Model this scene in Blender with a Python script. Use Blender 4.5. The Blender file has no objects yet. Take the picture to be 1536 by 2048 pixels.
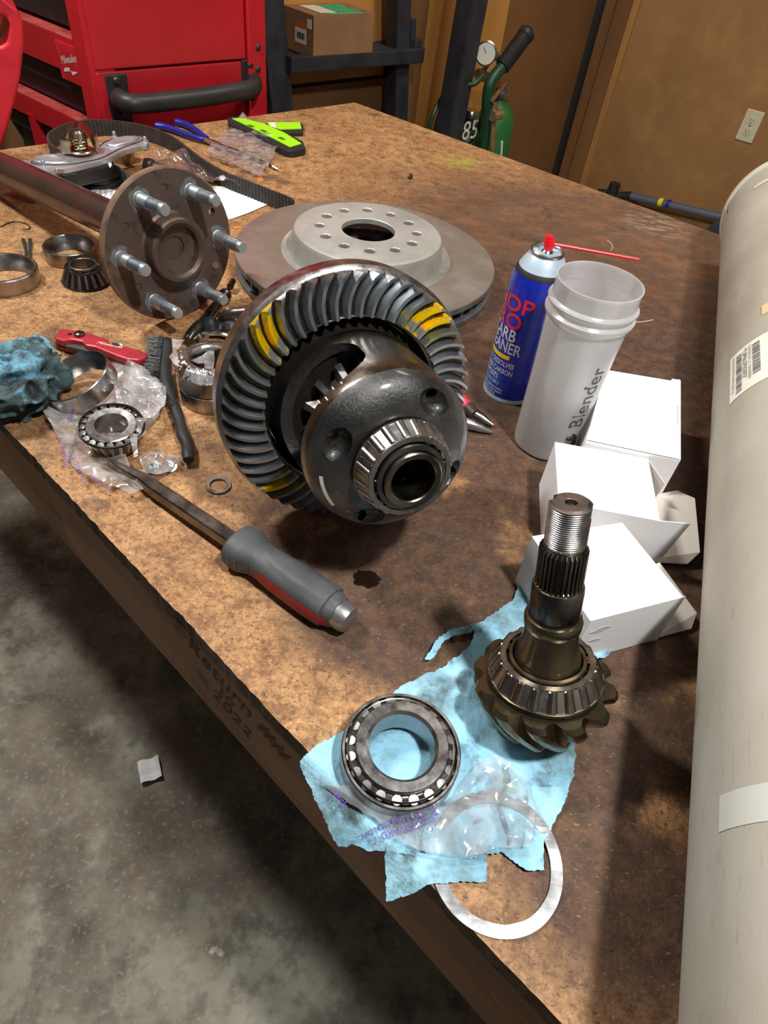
import bpy, bmesh, math, random
from mathutils import Vector, Matrix, noise
random.seed(7)
PI = math.pi
S = bpy.context.scene
COL = S.collection
# ------------------------------------------------------------------ camera (calibrated: bench top is z = 0)
CAMH = 0.49; F = 1316.3; PITCH = 0.78932; ROLL = 0.1449
cp, sp, cr, sr = math.cos(PITCH), math.sin(PITCH), math.cos(ROLL), math.sin(ROLL)
FW = Vector((0, cp, -sp)); R0 = Vector((1, 0, 0)); U0 = Vector((0, sp, cp))
RT = cr*R0 + sr*U0; UP = -sr*R0 + cr*U0
CAM = Vector((0, 0, CAMH))
cd = bpy.data.cameras.new('camera'); cam = bpy.data.objects.new('camera', cd); COL.objects.link(cam)
cd.sensor_fit = 'VERTICAL'; cd.sensor_height = 32.0; cd.lens = F/2048*32.0; cd.clip_start = .02
cam.matrix_world = Matrix(((RT.x, UP.x, -FW.x, 0), (RT.y, UP.y, -FW.y, 0), (RT.z, UP.z, -FW.z, CAMH), (0, 0, 0, 1)))
S.camera = cam
# ------------------------------------------------------------------ light and exposure
S.view_settings.view_transform = 'Standard'; S.view_settings.look = 'None'
S.view_settings.exposure = 0.0; S.view_settings.gamma = 1.0; S.view_settings.use_curve_mapping = False
w = bpy.data.worlds.new('world'); S.world = w; w.use_nodes = True
w.node_tree.nodes['Background'].inputs[0].default_value = (.95, .9, .85, 1)
w.node_tree.nodes['Background'].inputs[1].default_value = 0.09
def area(name, loc, target, sx, sy, power, col):
    l = bpy.data.lights.new(name, 'AREA'); l.shape = 'RECTANGLE'; l.size = sx; l.size_y = sy
    l.energy = power; l.color = col
    o = bpy.data.objects.new(name, l); COL.objects.link(o); o.location = loc
    d = Vector(target)-Vector(loc); o.rotation_euler = d.to_track_quat('-Z', 'Y').to_euler()
    return o
area('shop_or_fill_lamp', (.46, .0, 1.55), (.3, .3, 0), .09, .13, 33, (1, .985, .96))
area('shop_or_fill_lamp', (-1.10, .95, 1.65), (0, .6, 0), .12, .3, 32, (1, .97, .93))
area('shop_or_fill_lamp', (-1.0, 3.0, 1.9), (-.4, 2.4, 0), .3, 1.0, 42, (1, .93, .83))
area('shop_or_fill_lamp', (.6, 1.6, 1.9), (1.2, 3.2, .2), .5, .5, 34, (1, .9, .75))
area('shop_or_fill_lamp', (-1.1, -.5, 2.1), (-.5, .4, -.3), .4, .4, 1.2, (1, .96, .9))  # weak fill lamp added behind the camera, no fixture known there
# ------------------------------------------------------------------ pixel helpers (rays of the calibrated camera onto real planes)
def ray(px, py):
    return ((px-768)/F*RT - (py-1024)/F*UP + FW).normalized()
def G(px, py, z=0.0):
    d = ray(px, py); return CAM + d*((z-CAMH)/d.z)
def PL(px, py, O, n):
    d = ray(px, py); return CAM + d*((Vector(O)-CAM).dot(n)/d.dot(n))
def PJ(P):
    d = Vector(P)-CAM; z = d.dot(FW); return 768+F*d.dot(RT)/z, 1024-F*d.dot(UP)/z
# ------------------------------------------------------------------ materials
def _n(nt, t, **k):
    n = nt.nodes.new(t)
    for a, b in k.items(): setattr(n, a, b)
    return n
def mat(name, col, rough=.5, metal=0.0, layers=(), bump=None, rvar=None, coat=0, spec=None, trans=0, coords='Object', aniso=None, ior=None, sheen=0):
    """layers: (scale, colour, lo, hi, detail, (sx,sy,sz), kind)"""
    m = bpy.data.materials.new(name); m.use_nodes = True; nt = m.node_tree
    p = nt.nodes['Principled BSDF']; tc = _n(nt, 'ShaderNodeTexCoord')
    def c4(c): return (c[0], c[1], c[2], 1)
    p.inputs['Roughness'].default_value = rough; p.inputs['Metallic'].default_value = metal
    p.inputs['Coat Weight'].default_value = coat; p.inputs['Coat Roughness'].default_value = .12
    if spec is not None: p.inputs['Specular IOR Level'].default_value = spec
    if ior: p.inputs['IOR'].default_value = ior
    p.inputs['Transmission Weight'].default_value = trans
    p.inputs['Sheen Weight'].default_value = sheen
    prev = None
    seed = (hash(name) % 97) if False else sum(map(ord, name)) % 53
    def tex(sc, det, st, kind='noise', off=0):
        mp = _n(nt, 'ShaderNodeMapping'); mp.inputs['Scale'].default_value = st
        mp.inputs['Location'].default_value = (seed+off, seed*.7+off, off)
        nt.links.new(tc.outputs[coords], mp.inputs[0])
        if kind == 'voro':
            t = _n(nt, 'ShaderNodeTexVoronoi'); t.inputs['Scale'].default_value = sc
            nt.links.new(mp.outputs[0], t.inputs[0]); return t.outputs['Color']
        if kind == 'wave':
            t = _n(nt, 'ShaderNodeTexWave'); t.inputs['Scale'].default_value = sc; t.inputs['Distortion'].default_value = 3
            nt.links.new(mp.outputs[0], t.inputs[0]); return t.outputs['Fac']
        t = _n(nt, 'ShaderNodeTexNoise'); t.inputs['Scale'].default_value = sc; t.inputs['Detail'].default_value = det
        t.inputs['Roughness'].default_value = .62
        nt.links.new(mp.outputs[0], t.inputs[0]); return t.outputs['Fac']
    for i, L in enumerate(layers):
        sc, c2, lo, hi = L[:4]; det = L[4] if len(L) > 4 else 5; st = L[5] if len(L) > 5 else (1, 1, 1)
        kind = L[6] if len(L) > 6 else 'noise'
        f = tex(sc, det, st, kind, i*3.1)
        if kind == 'voro':
            sx = _n(nt, 'ShaderNodeSeparateXYZ'); nt.links.new(f, sx.inputs[0]); f = sx.outputs[0]
        mr = _n(nt, 'ShaderNodeMapRange'); mr.inputs[1].default_value = lo; mr.inputs[2].default_value = hi
        nt.links.new(f, mr.inputs[0])
        mx = _n(nt, 'ShaderNodeMix', data_type='RGBA'); nt.links.new(mr.outputs[0], mx.inputs[0])
        if prev is None: mx.inputs[6].default_value = c4(col)
        else: nt.links.new(prev, mx.inputs[6])
        mx.inputs[7].default_value = c4(c2); prev = mx.outputs[2]
    if prev is None: p.inputs['Base Color'].default_value = c4(col)
    else: nt.links.new(prev, p.inputs['Base Color'])
    if rvar:
        f = tex(rvar[0], 6, (1, 1, 1), 'noise', 9); mr = _n(nt, 'ShaderNodeMapRange')
        mr.inputs[1].default_value = .3; mr.inputs[2].default_value = .7
        mr.inputs[3].default_value = rvar[1]; mr.inputs[4].default_value = rvar[2]
        nt.links.new(f, mr.inputs[0]); nt.links.new(mr.outputs[0], p.inputs['Roughness'])
    if bump:
        f = tex(bump[0], 8, bump[2] if len(bump) > 2 else (1, 1, 1), 'noise', 5); b = _n(nt, 'ShaderNodeBump'); b.inputs['Strength'].default_value = 1
        b.inputs['Distance'].default_value = bump[1]
        nt.links.new(f, b.inputs['Height']); nt.links.new(b.outputs[0], p.inputs['Normal'])
    m['p'] = 1
    return m
def film(name, tint=(.93, .93, .95), op=.16, rough=.12):
    """thin clear plastic: mostly see-through, with milky haze and sharp glints"""
    m = bpy.data.materials.new(name); m.use_nodes = True; nt = m.node_tree; nt.nodes.clear()
    out = _n(nt, 'ShaderNodeOutputMaterial'); tr = _n(nt, 'ShaderNodeBsdfTransparent'); tr.inputs[0].default_value = (.97, .97, .98, 1)
    df = _n(nt, 'ShaderNodeBsdfDiffuse'); df.inputs[0].default_value = (*tint, 1)
    tl = _n(nt, 'ShaderNodeBsdfTranslucent'); tl.inputs[0].default_value = (*tint, 1)
    gl = _n(nt, 'ShaderNodeBsdfGlossy'); gl.inputs['Roughness'].default_value = rough; gl.inputs[0].default_value = (1, 1, 1, 1)
    a = _n(nt, 'ShaderNodeMixShader'); a.inputs[0].default_value = .5
    nt.links.new(df.outputs[0], a.inputs[1]); nt.links.new(tl.outputs[0], a.inputs[2])
    b = _n(nt, 'ShaderNodeMixShader'); nt.links.new(tr.outputs[0], b.inputs[1]); nt.links.new(a.outputs[0], b.inputs[2])
    tc = _n(nt, 'ShaderNodeTexCoord'); nz = _n(nt, 'ShaderNodeTexNoise'); nz.inputs['Scale'].default_value = 60; nz.inputs['Detail'].default_value = 4
    nt.links.new(tc.outputs['Object'], nz.inputs[0])
    mr = _n(nt, 'ShaderNodeMapRange'); mr.inputs[1].default_value = .35; mr.inputs[2].default_value = .75
    mr.inputs[3].default_value = op*.5; mr.inputs[4].default_value = min(1, op*2); nt.links.new(nz.outputs['Fac'], mr.inputs[0])
    nt.links.new(mr.outputs[0], b.inputs[0])
    fr = _n(nt, 'ShaderNodeFresnel'); fr.inputs[0].default_value = 1.6
    c = _n(nt, 'ShaderNodeMixShader'); nt.links.new(fr.outputs[0], c.inputs[0]); nt.links.new(b.outputs[0], c.inputs[1]); nt.links.new(gl.outputs[0], c.inputs[2])
    nt.links.new(c.outputs[0], out.inputs[0]); return m
def rgb(r, g, b):
    f = lambda c: (c/255)/12.92 if c/255 <= .04045 else (((c/255)+.055)/1.055)**2.4
    return (f(r), f(g), f(b))
M = {}
M['steel'] = mat('bright_steel', (.50, .49, .48), .24, 1, [(30, (.36, .35, .34), .4, .7)], rvar=(60, .16, .34))
M['race'] = mat('ground_steel', (.42, .40, .39), .3, 1, [(25, (.30, .28, .27), .35, .7), (400, (.5, .48, .46), .6, .75, 2, (1, 1, .05))], rvar=(90, .2, .4))
M['brushed'] = mat('brushed_steel', (.42, .43, .44), .3, 1, [(20, (.22, .22, .23), .42, .62), (200, (.62, .62, .63), .48, .7, 3, (.08, 1, 1))], rvar=(30, .2, .42))
M['darksteel'] = mat('dark_oiled_steel', (.14, .135, .13), .3, 1, [(30, (.06, .055, .05), .4, .65), (60, (.22, .18, .13), .6, .8)], rvar=(40, .16, .42), bump=(300, .0001))
M['tooth'] = mat('gear_tooth_steel', (.44, .465, .49), .34, 1, [(22, (.26, .27, .28), .5, .75), (50, (.26, .20, .12), .66, .8)], rvar=(60, .2, .4))
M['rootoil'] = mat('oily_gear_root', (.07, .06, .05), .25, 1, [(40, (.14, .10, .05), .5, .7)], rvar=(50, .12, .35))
M['cast'] = mat('oily_cast_iron', (.075, .073, .07), .36, .7, [(18, (.025, .025, .025), .45, .65), (35, (.13, .13, .135), .6, .8)], bump=(420, .0006), rvar=(30, .2, .45), coat=.5)
M['shadeoil'] = mat('black_oil_film', (.014, .012, .010), .3, .2, [(30, (.03, .026, .02), .5, .7)], coat=.3)  # black oil, with the shade of the recesses painted into its colour
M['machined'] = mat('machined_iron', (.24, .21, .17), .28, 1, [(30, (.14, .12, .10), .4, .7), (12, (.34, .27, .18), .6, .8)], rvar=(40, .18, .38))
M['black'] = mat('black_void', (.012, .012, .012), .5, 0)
M['yellowtooth'] = mat('yellow_marked_tooth', (.24, .26, .26), .4, .6, [(55, (.86, .56, .0), .46, .50, 8), (160, (.16, .18, .15), .58, .64, 8)], rvar=(60, .3, .5))
M['yellowfaint'] = mat('faintly_marked_tooth', (.24, .26, .26), .35, .9, [(60, (.5, .46, .10), .56, .68, 8)])
M['rust'] = mat('rusty_flange', (.115, .085, .07), .55, .55, [(16, (.20, .115, .07), .5, .72, 8), (11, (.17, .17, .165), .55, .68, 8), (40, (.05, .035, .03), .55, .7, 8)], bump=(220, .0003), rvar=(40, .35, .65))
M['rustedge'] = mat('rusty_edge', (.22, .13, .08), .7, .3, [(40, (.10, .06, .045), .45, .65, 8)], bump=(400, .0004))
M['zinc'] = mat('zinc_stud', (.50, .55, .58), .42, .75, [(70, (.36, .41, .44), .4, .7)], bump=(500, .0001))
M['zincdark'] = mat('worn_stud_thread', (.26, .29, .32), .35, .9, [(90, (.42, .45, .48), .5, .7)])
M['maroon'] = mat('maroon_oiled_shaft', (.10, .055, .05), .32, .6, [(9, (.05, .045, .035), .45, .62), (14, (.13, .03, .05), .6, .75)], rvar=(20, .2, .45), coat=.3)
M['rotor_fr'] = mat('rotor_friction_face', (.36, .325, .29), .40, .7, [(11, (.50, .48, .45), .5, .75), (26, (.36, .20, .10), .68, .8, 8)], rvar=(15, .25, .42))
M['rotor_hat'] = mat('grey_coated_rotor', (.47, .46, .43), .5, .45, [(9, (.33, .32, .295), .4, .65), (30, (.5, .5, .48), .6, .8)], bump=(700, .00012))
M['rotor_edge'] = mat('rotor_edge', (.22, .24, .25), .5, .6, [(30, (.12, .11, .11), .45, .7)])
M['rubber'] = mat('grey_rubber_grip', rgb(72, 74, 76), .55, 0, [(30, rgb(56, 58, 60), .45, .7)], bump=(900, .0001))
M['redprint'] = mat('worn_red_print', rgb(150, 22, 34), .5, 0, [(90, rgb(70, 50, 52), .56, .66, 8)])
M['redplastic'] = mat('red_plastic', rgb(218, 42, 56), .42, 0, [(8, rgb(175, 26, 40), .45, .65)], bump=(700, .0002))
M['knifered'] = mat('scuffed_dark_red_metal', rgb(172, 44, 54), .42, .2, [(30, rgb(140, 40, 48), .45, .7), (90, rgb(90, 50, 50), .64, .76)])
M['redpaint'] = mat('red_painted_steel', rgb(190, 26, 40), .4, 0, [(4, rgb(172, 24, 36), .4, .65), (40, rgb(150, 40, 45), .64, .8)], coat=.2)
M['dust'] = mat('dusty_red_ledge', rgb(190, 80, 75), .7, 0, [(18, rgb(160, 45, 45), .45, .65)])
M['blackpaint'] = mat('black_painted_steel', rgb(30, 30, 32), .45, 0, [(7, rgb(46, 44, 44), .45, .7)])
M['blackmatte'] = mat('matt_black_plastic', rgb(38, 38, 40), .55, 0, [(20, rgb(28, 28, 29), .4, .7)])
M['rack'] = mat('dark_blue_black_steel', rgb(58, 60, 68), .5, .2, [(12, rgb(34, 36, 44), .4, .7), (5, rgb(70, 66, 66), .62, .8)])
M['bluegrip'] = mat('blue_dipped_grip', rgb(28, 36, 140), .35)
M['lime'] = mat('lime_green_plastic', rgb(160, 232, 30), .4)
M['limedark'] = mat('dark_green_print', rgb(70, 110, 25), .5)
M['paper'] = mat('white_paper', rgb(238, 240, 242), .7, 0, [(12, rgb(222, 224, 230), .5, .7)])
M['card'] = mat('white_carton', rgb(246, 246, 247), .6, 0, [(14, rgb(236, 236, 238), .6, .8)])
M['cardin'] = mat('cream_carton_inside', rgb(222, 214, 204), .75)
M['smudge'] = mat('grey_smudge_print', rgb(200, 199, 200), .8)
M['label'] = mat('white_label', rgb(225, 222, 210), .6)
M['ink'] = mat('black_ink', rgb(30, 30, 32), .6)
M['inkgrey'] = mat('grey_ink', rgb(95, 95, 95), .7)
M['purple'] = mat('purple_ink', rgb(90, 60, 150), .6)
M['tube'] = mat('grey_cardboard_tube', rgb(174, 169, 156), .75, 0, [(5, rgb(152, 144, 128), .42, .70, 6, (1, 1, .6)), (9, rgb(188, 184, 174), .52, .78, 6, (1, 1, .5)), (6.5, rgb(116, 104, 86), .61, .76, 5), (200, rgb(158, 150, 136), .6, .78, 3, (1, 1, .2))], bump=(500, .0001))
M['tubecap'] = mat('tube_cap', rgb(190, 188, 176), .6)
M['tape'] = mat('clear_tape', rgb(205, 206, 198), .3)
M['cardboard'] = mat('brown_cardboard', rgb(150, 112, 78), .75, 0, [(9, rgb(136, 100, 68), .4, .7)])
M['teal'] = mat('teal_label', rgb(60, 190, 140), .6)
M['orange'] = mat('orange_label', rgb(215, 95, 40), .6)
M['towel'] = mat('blue_shop_towel', rgb(140, 196, 222), .9, 0, [(12, rgb(168, 214, 232), .4, .65), (14, rgb(96, 124, 130), .49, .64, 12), (30, rgb(70, 84, 86), .54, .68, 12), (9, rgb(44, 50, 52), .54, .68, 14), (20, rgb(150, 170, 90), .66, .76, 6)], bump=(260, .0012))
M['ragdirty'] = mat('greasy_blue_rag', rgb(110, 165, 190), .85, 0, [(16, rgb(64, 84, 88), .44, .54, 12), (40, rgb(36, 42, 44), .50, .62, 12), (90, rgb(44, 50, 50), .55, .66, 8), (15, rgb(160, 140, 60), .72, .8)], bump=(600, .0008))
M['film'] = film('clear_bag_film', (.97, .97, .98), .26, .12)
M['filmhazy'] = film('hazy_bag_film', (.97, .97, .99), .36, .16)
M['filmdark'] = film('rose_tinted_film', (.5, .4, .42), .22, .15)
M['canblue'] = mat('blue_can_print', rgb(18, 40, 175), .28, .1, [(16, rgb(40, 110, 190), .56, .72, 3)], coat=.5)
M['canwhite'] = mat('pale_can_dome', rgb(190, 210, 225), .35, .3, [(60, rgb(170, 195, 212), .5, .7)])
M['redink'] = mat('red_lettering', rgb(215, 40, 50), .4)
M['silverink'] = mat('silver_lettering', rgb(200, 208, 218), .4)
M['yellowink'] = mat('yellow_band', rgb(235, 215, 20), .4)
M['red'] = mat('red_nozzle_plastic', rgb(225, 18, 32), .35)
M['alu'] = mat('cast_aluminium', (.60, .61, .64), .36, .7, [(20, (.36, .36, .40), .4, .7)], bump=(300, .0003))
M['yzinc'] = mat('yellow_zinc', (.58, .50, .28), .25, 1, [(60, (.36, .33, .26), .4, .65)])
M['brass'] = mat('tarnished_brass', (.50, .37, .20), .36, .7, [(50, (.24, .15, .07), .4, .7)])
M['belt'] = mat('toothed_belt_rubber', rgb(58, 54, 50), .6, 0, [(60, rgb(80, 74, 66), .5, .75)])
M['green'] = mat('green_cylinder_paint', rgb(50, 120, 62), .5, .1, [(8, rgb(38, 96, 50), .4, .65), (20, rgb(120, 150, 120), .66, .8)])
M['dgreen'] = mat('dark_green_paint', rgb(22, 66, 42), .45)
M['gaugeface'] = mat('gauge_face', rgb(190, 190, 180), .4)
M['outlet'] = mat('ivory_outlet_plastic', rgb(196, 190, 165), .5)
M['slot'] = mat('outlet_slot', rgb(70, 60, 48), .6)
M['pipe'] = mat('grey_conduit', rgb(84, 90, 104), .45)
M['white'] = mat('white_plastic', rgb(225, 225, 222), .5)
M['hairpin'] = mat('thin_dark_wire', rgb(50, 46, 44), .4, .7)
M['twig'] = mat('pale_fibre', rgb(170, 165, 150), .7)
M['orangebit'] = mat('orange_scrap', rgb(196, 120, 50), .7)
M['oil'] = mat('wet_oil', (.012, .007, .004), .08, 0, coat=1)
M['cuff'] = mat('bare_metal_cap', (.46, .46, .47), .36, .9, [(30, (.36, .36, .37), .4, .65)])
# ---- bench particle board (real colour blotches, oil stains, chips)
def board(name, edge=False):
    m = bpy.data.materials.new(name); m.use_nodes = True; nt = m.node_tree; p = nt.nodes['Principled BSDF']
    tc = _n(nt, 'ShaderNodeTexCoord')
    def noi(sc, det=6, st=(1, 1, 1), off=0, ro=.6):
        mp = _n(nt, 'ShaderNodeMapping'); mp.inputs['Scale'].default_value = st; mp.inputs['Location'].default_value = (off, off*1.7, off*.3)
        nt.links.new(tc.outputs['Object'], mp.inputs[0]); t = _n(nt, 'ShaderNodeTexNoise'); t.inputs['Scale'].default_value = sc
        t.inputs['Detail'].default_value = det; t.inputs['Roughness'].default_value = ro; nt.links.new(mp.outputs[0], t.inputs[0]); return t.outputs['Fac']
    def mr(f, a, b, c=0., d=1.):
        n = _n(nt, 'ShaderNodeMapRange'); n.interpolation_type = 'SMOOTHSTEP'
        for i, v in enumerate((a, b, c, d)): n.inputs[i+1].default_value = v
        nt.links.new(f, n.inputs[0]); return n.outputs[0]
    def mix(f, a, b):
        n = _n(nt, 'ShaderNodeMix', data_type='RGBA')
        nt.links.new(f, n.inputs[0])
        for i, v in ((6, a), (7, b)):
            if isinstance(v, tuple): n.inputs[i].default_value = (*v, 1)
            else: nt.links.new(v, n.inputs[i])
        return n.outputs[2]
    def mul(a, b):
        n = _n(nt, 'ShaderNodeMath', operation='MULTIPLY'); nt.links.new(a, n.inputs[0])
        if isinstance(b, float): n.inputs[1].default_value = b
        else: nt.links.new(b, n.inputs[1])
        return n.outputs[0]
    def add(a, b):
        n = _n(nt, 'ShaderNodeMath', operation='ADD', use_clamp=True); nt.links.new(a, n.inputs[0]); nt.links.new(b, n.inputs[1]); return n.outputs[0]
    sx = _n(nt, 'ShaderNodeSeparateXYZ'); nt.links.new(tc.outputs['Object'], sx.inputs[0])
    c = mix(mr(noi(9, 8), .35, .7), rgb(190, 146, 100), rgb(160, 116, 76))
    c = mix(mr(noi(45, 6), .4, .7), c, rgb(128, 90, 60))
    c = mix(mr(noi(170, 10, (1, 1, 1), 14, .8), .44, .66), c, rgb(98, 64, 40))
    c = mix(mr(noi(150, 10, (1, 1, 1), 18, .8), .50, .72), c, rgb(212, 170, 112))
    # flakes
    c = mix(mr(noi(420, 3, (1, .45, 1), 2), .60, .72), c, rgb(206, 164, 108))
    c = mix(mr(noi(380, 3, (.45, 1, 1), 4), .58, .72), c, rgb(88, 58, 38))
    # reddish worn far right half, darker oiled centre and right
    def blob(px, py, r, w=.5):
        g = G(px, py); v = _n(nt, 'ShaderNodeVectorMath', operation='DISTANCE'); nt.links.new(tc.outputs['Object'], v.inputs[0]); v.inputs[1].default_value = g
        return mr(v.outputs['Value'], r*(1-w), r*(1+w), 1., 0.)
    dirt = blob(1050, 1010, .20, .6)
    for q in ((760, 1090, .10, .7), (1300, 1450, .16, .6), (1250, 1150, .2, .5), (1180, 700, .34, .5), (1000, 1150, .12, .7), (1330, 900, .2, .6), (820, 1180, .08, .8), (1250, 1800, .07, .8), (690, 1240, .04, .9)):
        dirt = add(dirt, mul(blob(*q), .85))
    n1 = noi(14, 9, (1, 1, 1), 7)
    for q in ((930, 1080, .11, .6), (1080, 1250, .10, .7), (600, 1050, .06, .8), (900, 1250, .07, .8)):
        dirt = add(dirt, mul(blob(*q), .7))
    dirt = mul(dirt, mr(n1, .24, .46))
    edge_d = blob(60, 810, .09, .7)
    stain = mr(noi(11, 10, (1, 1, 1), 21, .66), .56, .68)
    dirt = add(dirt, mul(stain, .75)); dirt = add(dirt, mul(edge_d, .5))
    darkc = mix(mr(noi(60, 6, (1, 1, 1), 3), .4, .65), rgb(58, 44, 38), rgb(86, 62, 48))
    darkc = mix(mr(noi(170, 10, (1, 1, 1), 24, .8), .50, .70), darkc, rgb(112, 80, 56))
    darkc = mix(mr(noi(420, 3, (.5, 1, 1), 12), .62, .70), darkc, rgb(140, 100, 62))
    red = mix(mr(noi(18, 6, (1, 2.2, 1), 31), .45, .65), rgb(84, 62, 54), rgb(112, 76, 56))
    farr = add(blob(1150, 520, .42, .45), mul(blob(1330, 620, .4, .4), .8))
    c = mix(mul(farr, .85), c, red)
    c = mix(mul(dirt, .92), c, darkc)
    # grey scuffs and small black specks, pale paint scuff
    c = mix(mul(mr(noi(26, 8, (1, 1, 1), 41), .60, .72), .6), c, rgb(70, 66, 64))
    c = mix(mr(noi(95, 5, (1, 1.6, 1), 51), .66, .73), c, rgb(46, 36, 32))
    c = mix(mul(mul(blob(1310, 450, .06, .7), mr(noi(30, 9, (1, 2.5, 1), 61), .46, .62)), .7), c, rgb(150, 142, 126))
    c = mix(mul(blob(925, 325, .04, .7), mr(noi(50, 6, (1, 1, 1), 66), .4, .6)), c, rgb(150, 150, 60))
    if edge: c = mix(mr(noi(90, 8, (1, 1, 3), 5), .35, .6), rgb(30, 22, 17), rgb(92, 66, 40))
    nt.links.new(c, p.inputs['Base Color'])
    p.inputs['Specular IOR Level'].default_value = .35
    nt.links.new(mr(n1, .3, .7, .42, .7), p.inputs['Roughness'])
    b = _n(nt, 'ShaderNodeBump'); b.inputs['Distance'].default_value = .0008 if not edge else .003
    nt.links.new(noi(300 if not edge else 120, 6), b.inputs['Height']); nt.links.new(b.outputs[0], p.inputs['Normal'])
    return m
M['board'] = board('oil_stained_particle_board'); M['boardedge'] = board('rough_board_edge', True)
M['apron'] = mat('stained_pine_board', rgb(150, 106, 74), .6, 0, [(3, rgb(120, 82, 56), .4, .65, 8, (1, 1, 6)), (10, rgb(60, 42, 34), .6, .7, 8), (60, rgb(168, 122, 84), .52, .8, 3, (.15, .15, 2))], bump=(200, .0002))
M['concrete'] = mat('stained_concrete', rgb(150, 144, 128), .75, 0, [(2.6, rgb(104, 92, 76), .4, .60, 10), (7, rgb(166, 164, 148), .50, .68, 10), (14, rgb(88, 84, 76), .52, .68, 12), (3.3, rgb(84, 78, 68), .54, .68, 10), (26, rgb(110, 106, 96), .5, .7, 6), (90, rgb(160, 156, 142), .55, .75, 6), (5.5, rgb(222, 216, 196), .685, .72, 12), (75, rgb(128, 124, 112), .66, .74, 4)], bump=(60, .002))
M['ply'] = mat('tan_plywood_wall', rgb(152, 112, 66), .7, 0, [(1.6, rgb(132, 96, 56), .4, .65, 8, (1, 1, .35)), (5, rgb(166, 126, 76), .5, .75, 8), (30, rgb(104, 76, 48), .7, .76)])
M['ply2'] = mat('warm_plywood', rgb(196, 140, 72), .65, 0, [(3, rgb(176, 122, 60), .4, .65, 8, (1, 1, .2)), (1.5, rgb(120, 80, 44), .62, .72, 6)])
M['plydark'] = mat('brown_hardboard', rgb(128, 90, 54), .6, 0, [(2.5, rgb(112, 78, 46), .4, .65)])
M['framewood'] = mat('yellow_pine_trim', rgb(170, 124, 70), .6, 0, [(6, rgb(146, 102, 56), .4, .65, 5, (1, 1, .1))])
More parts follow.
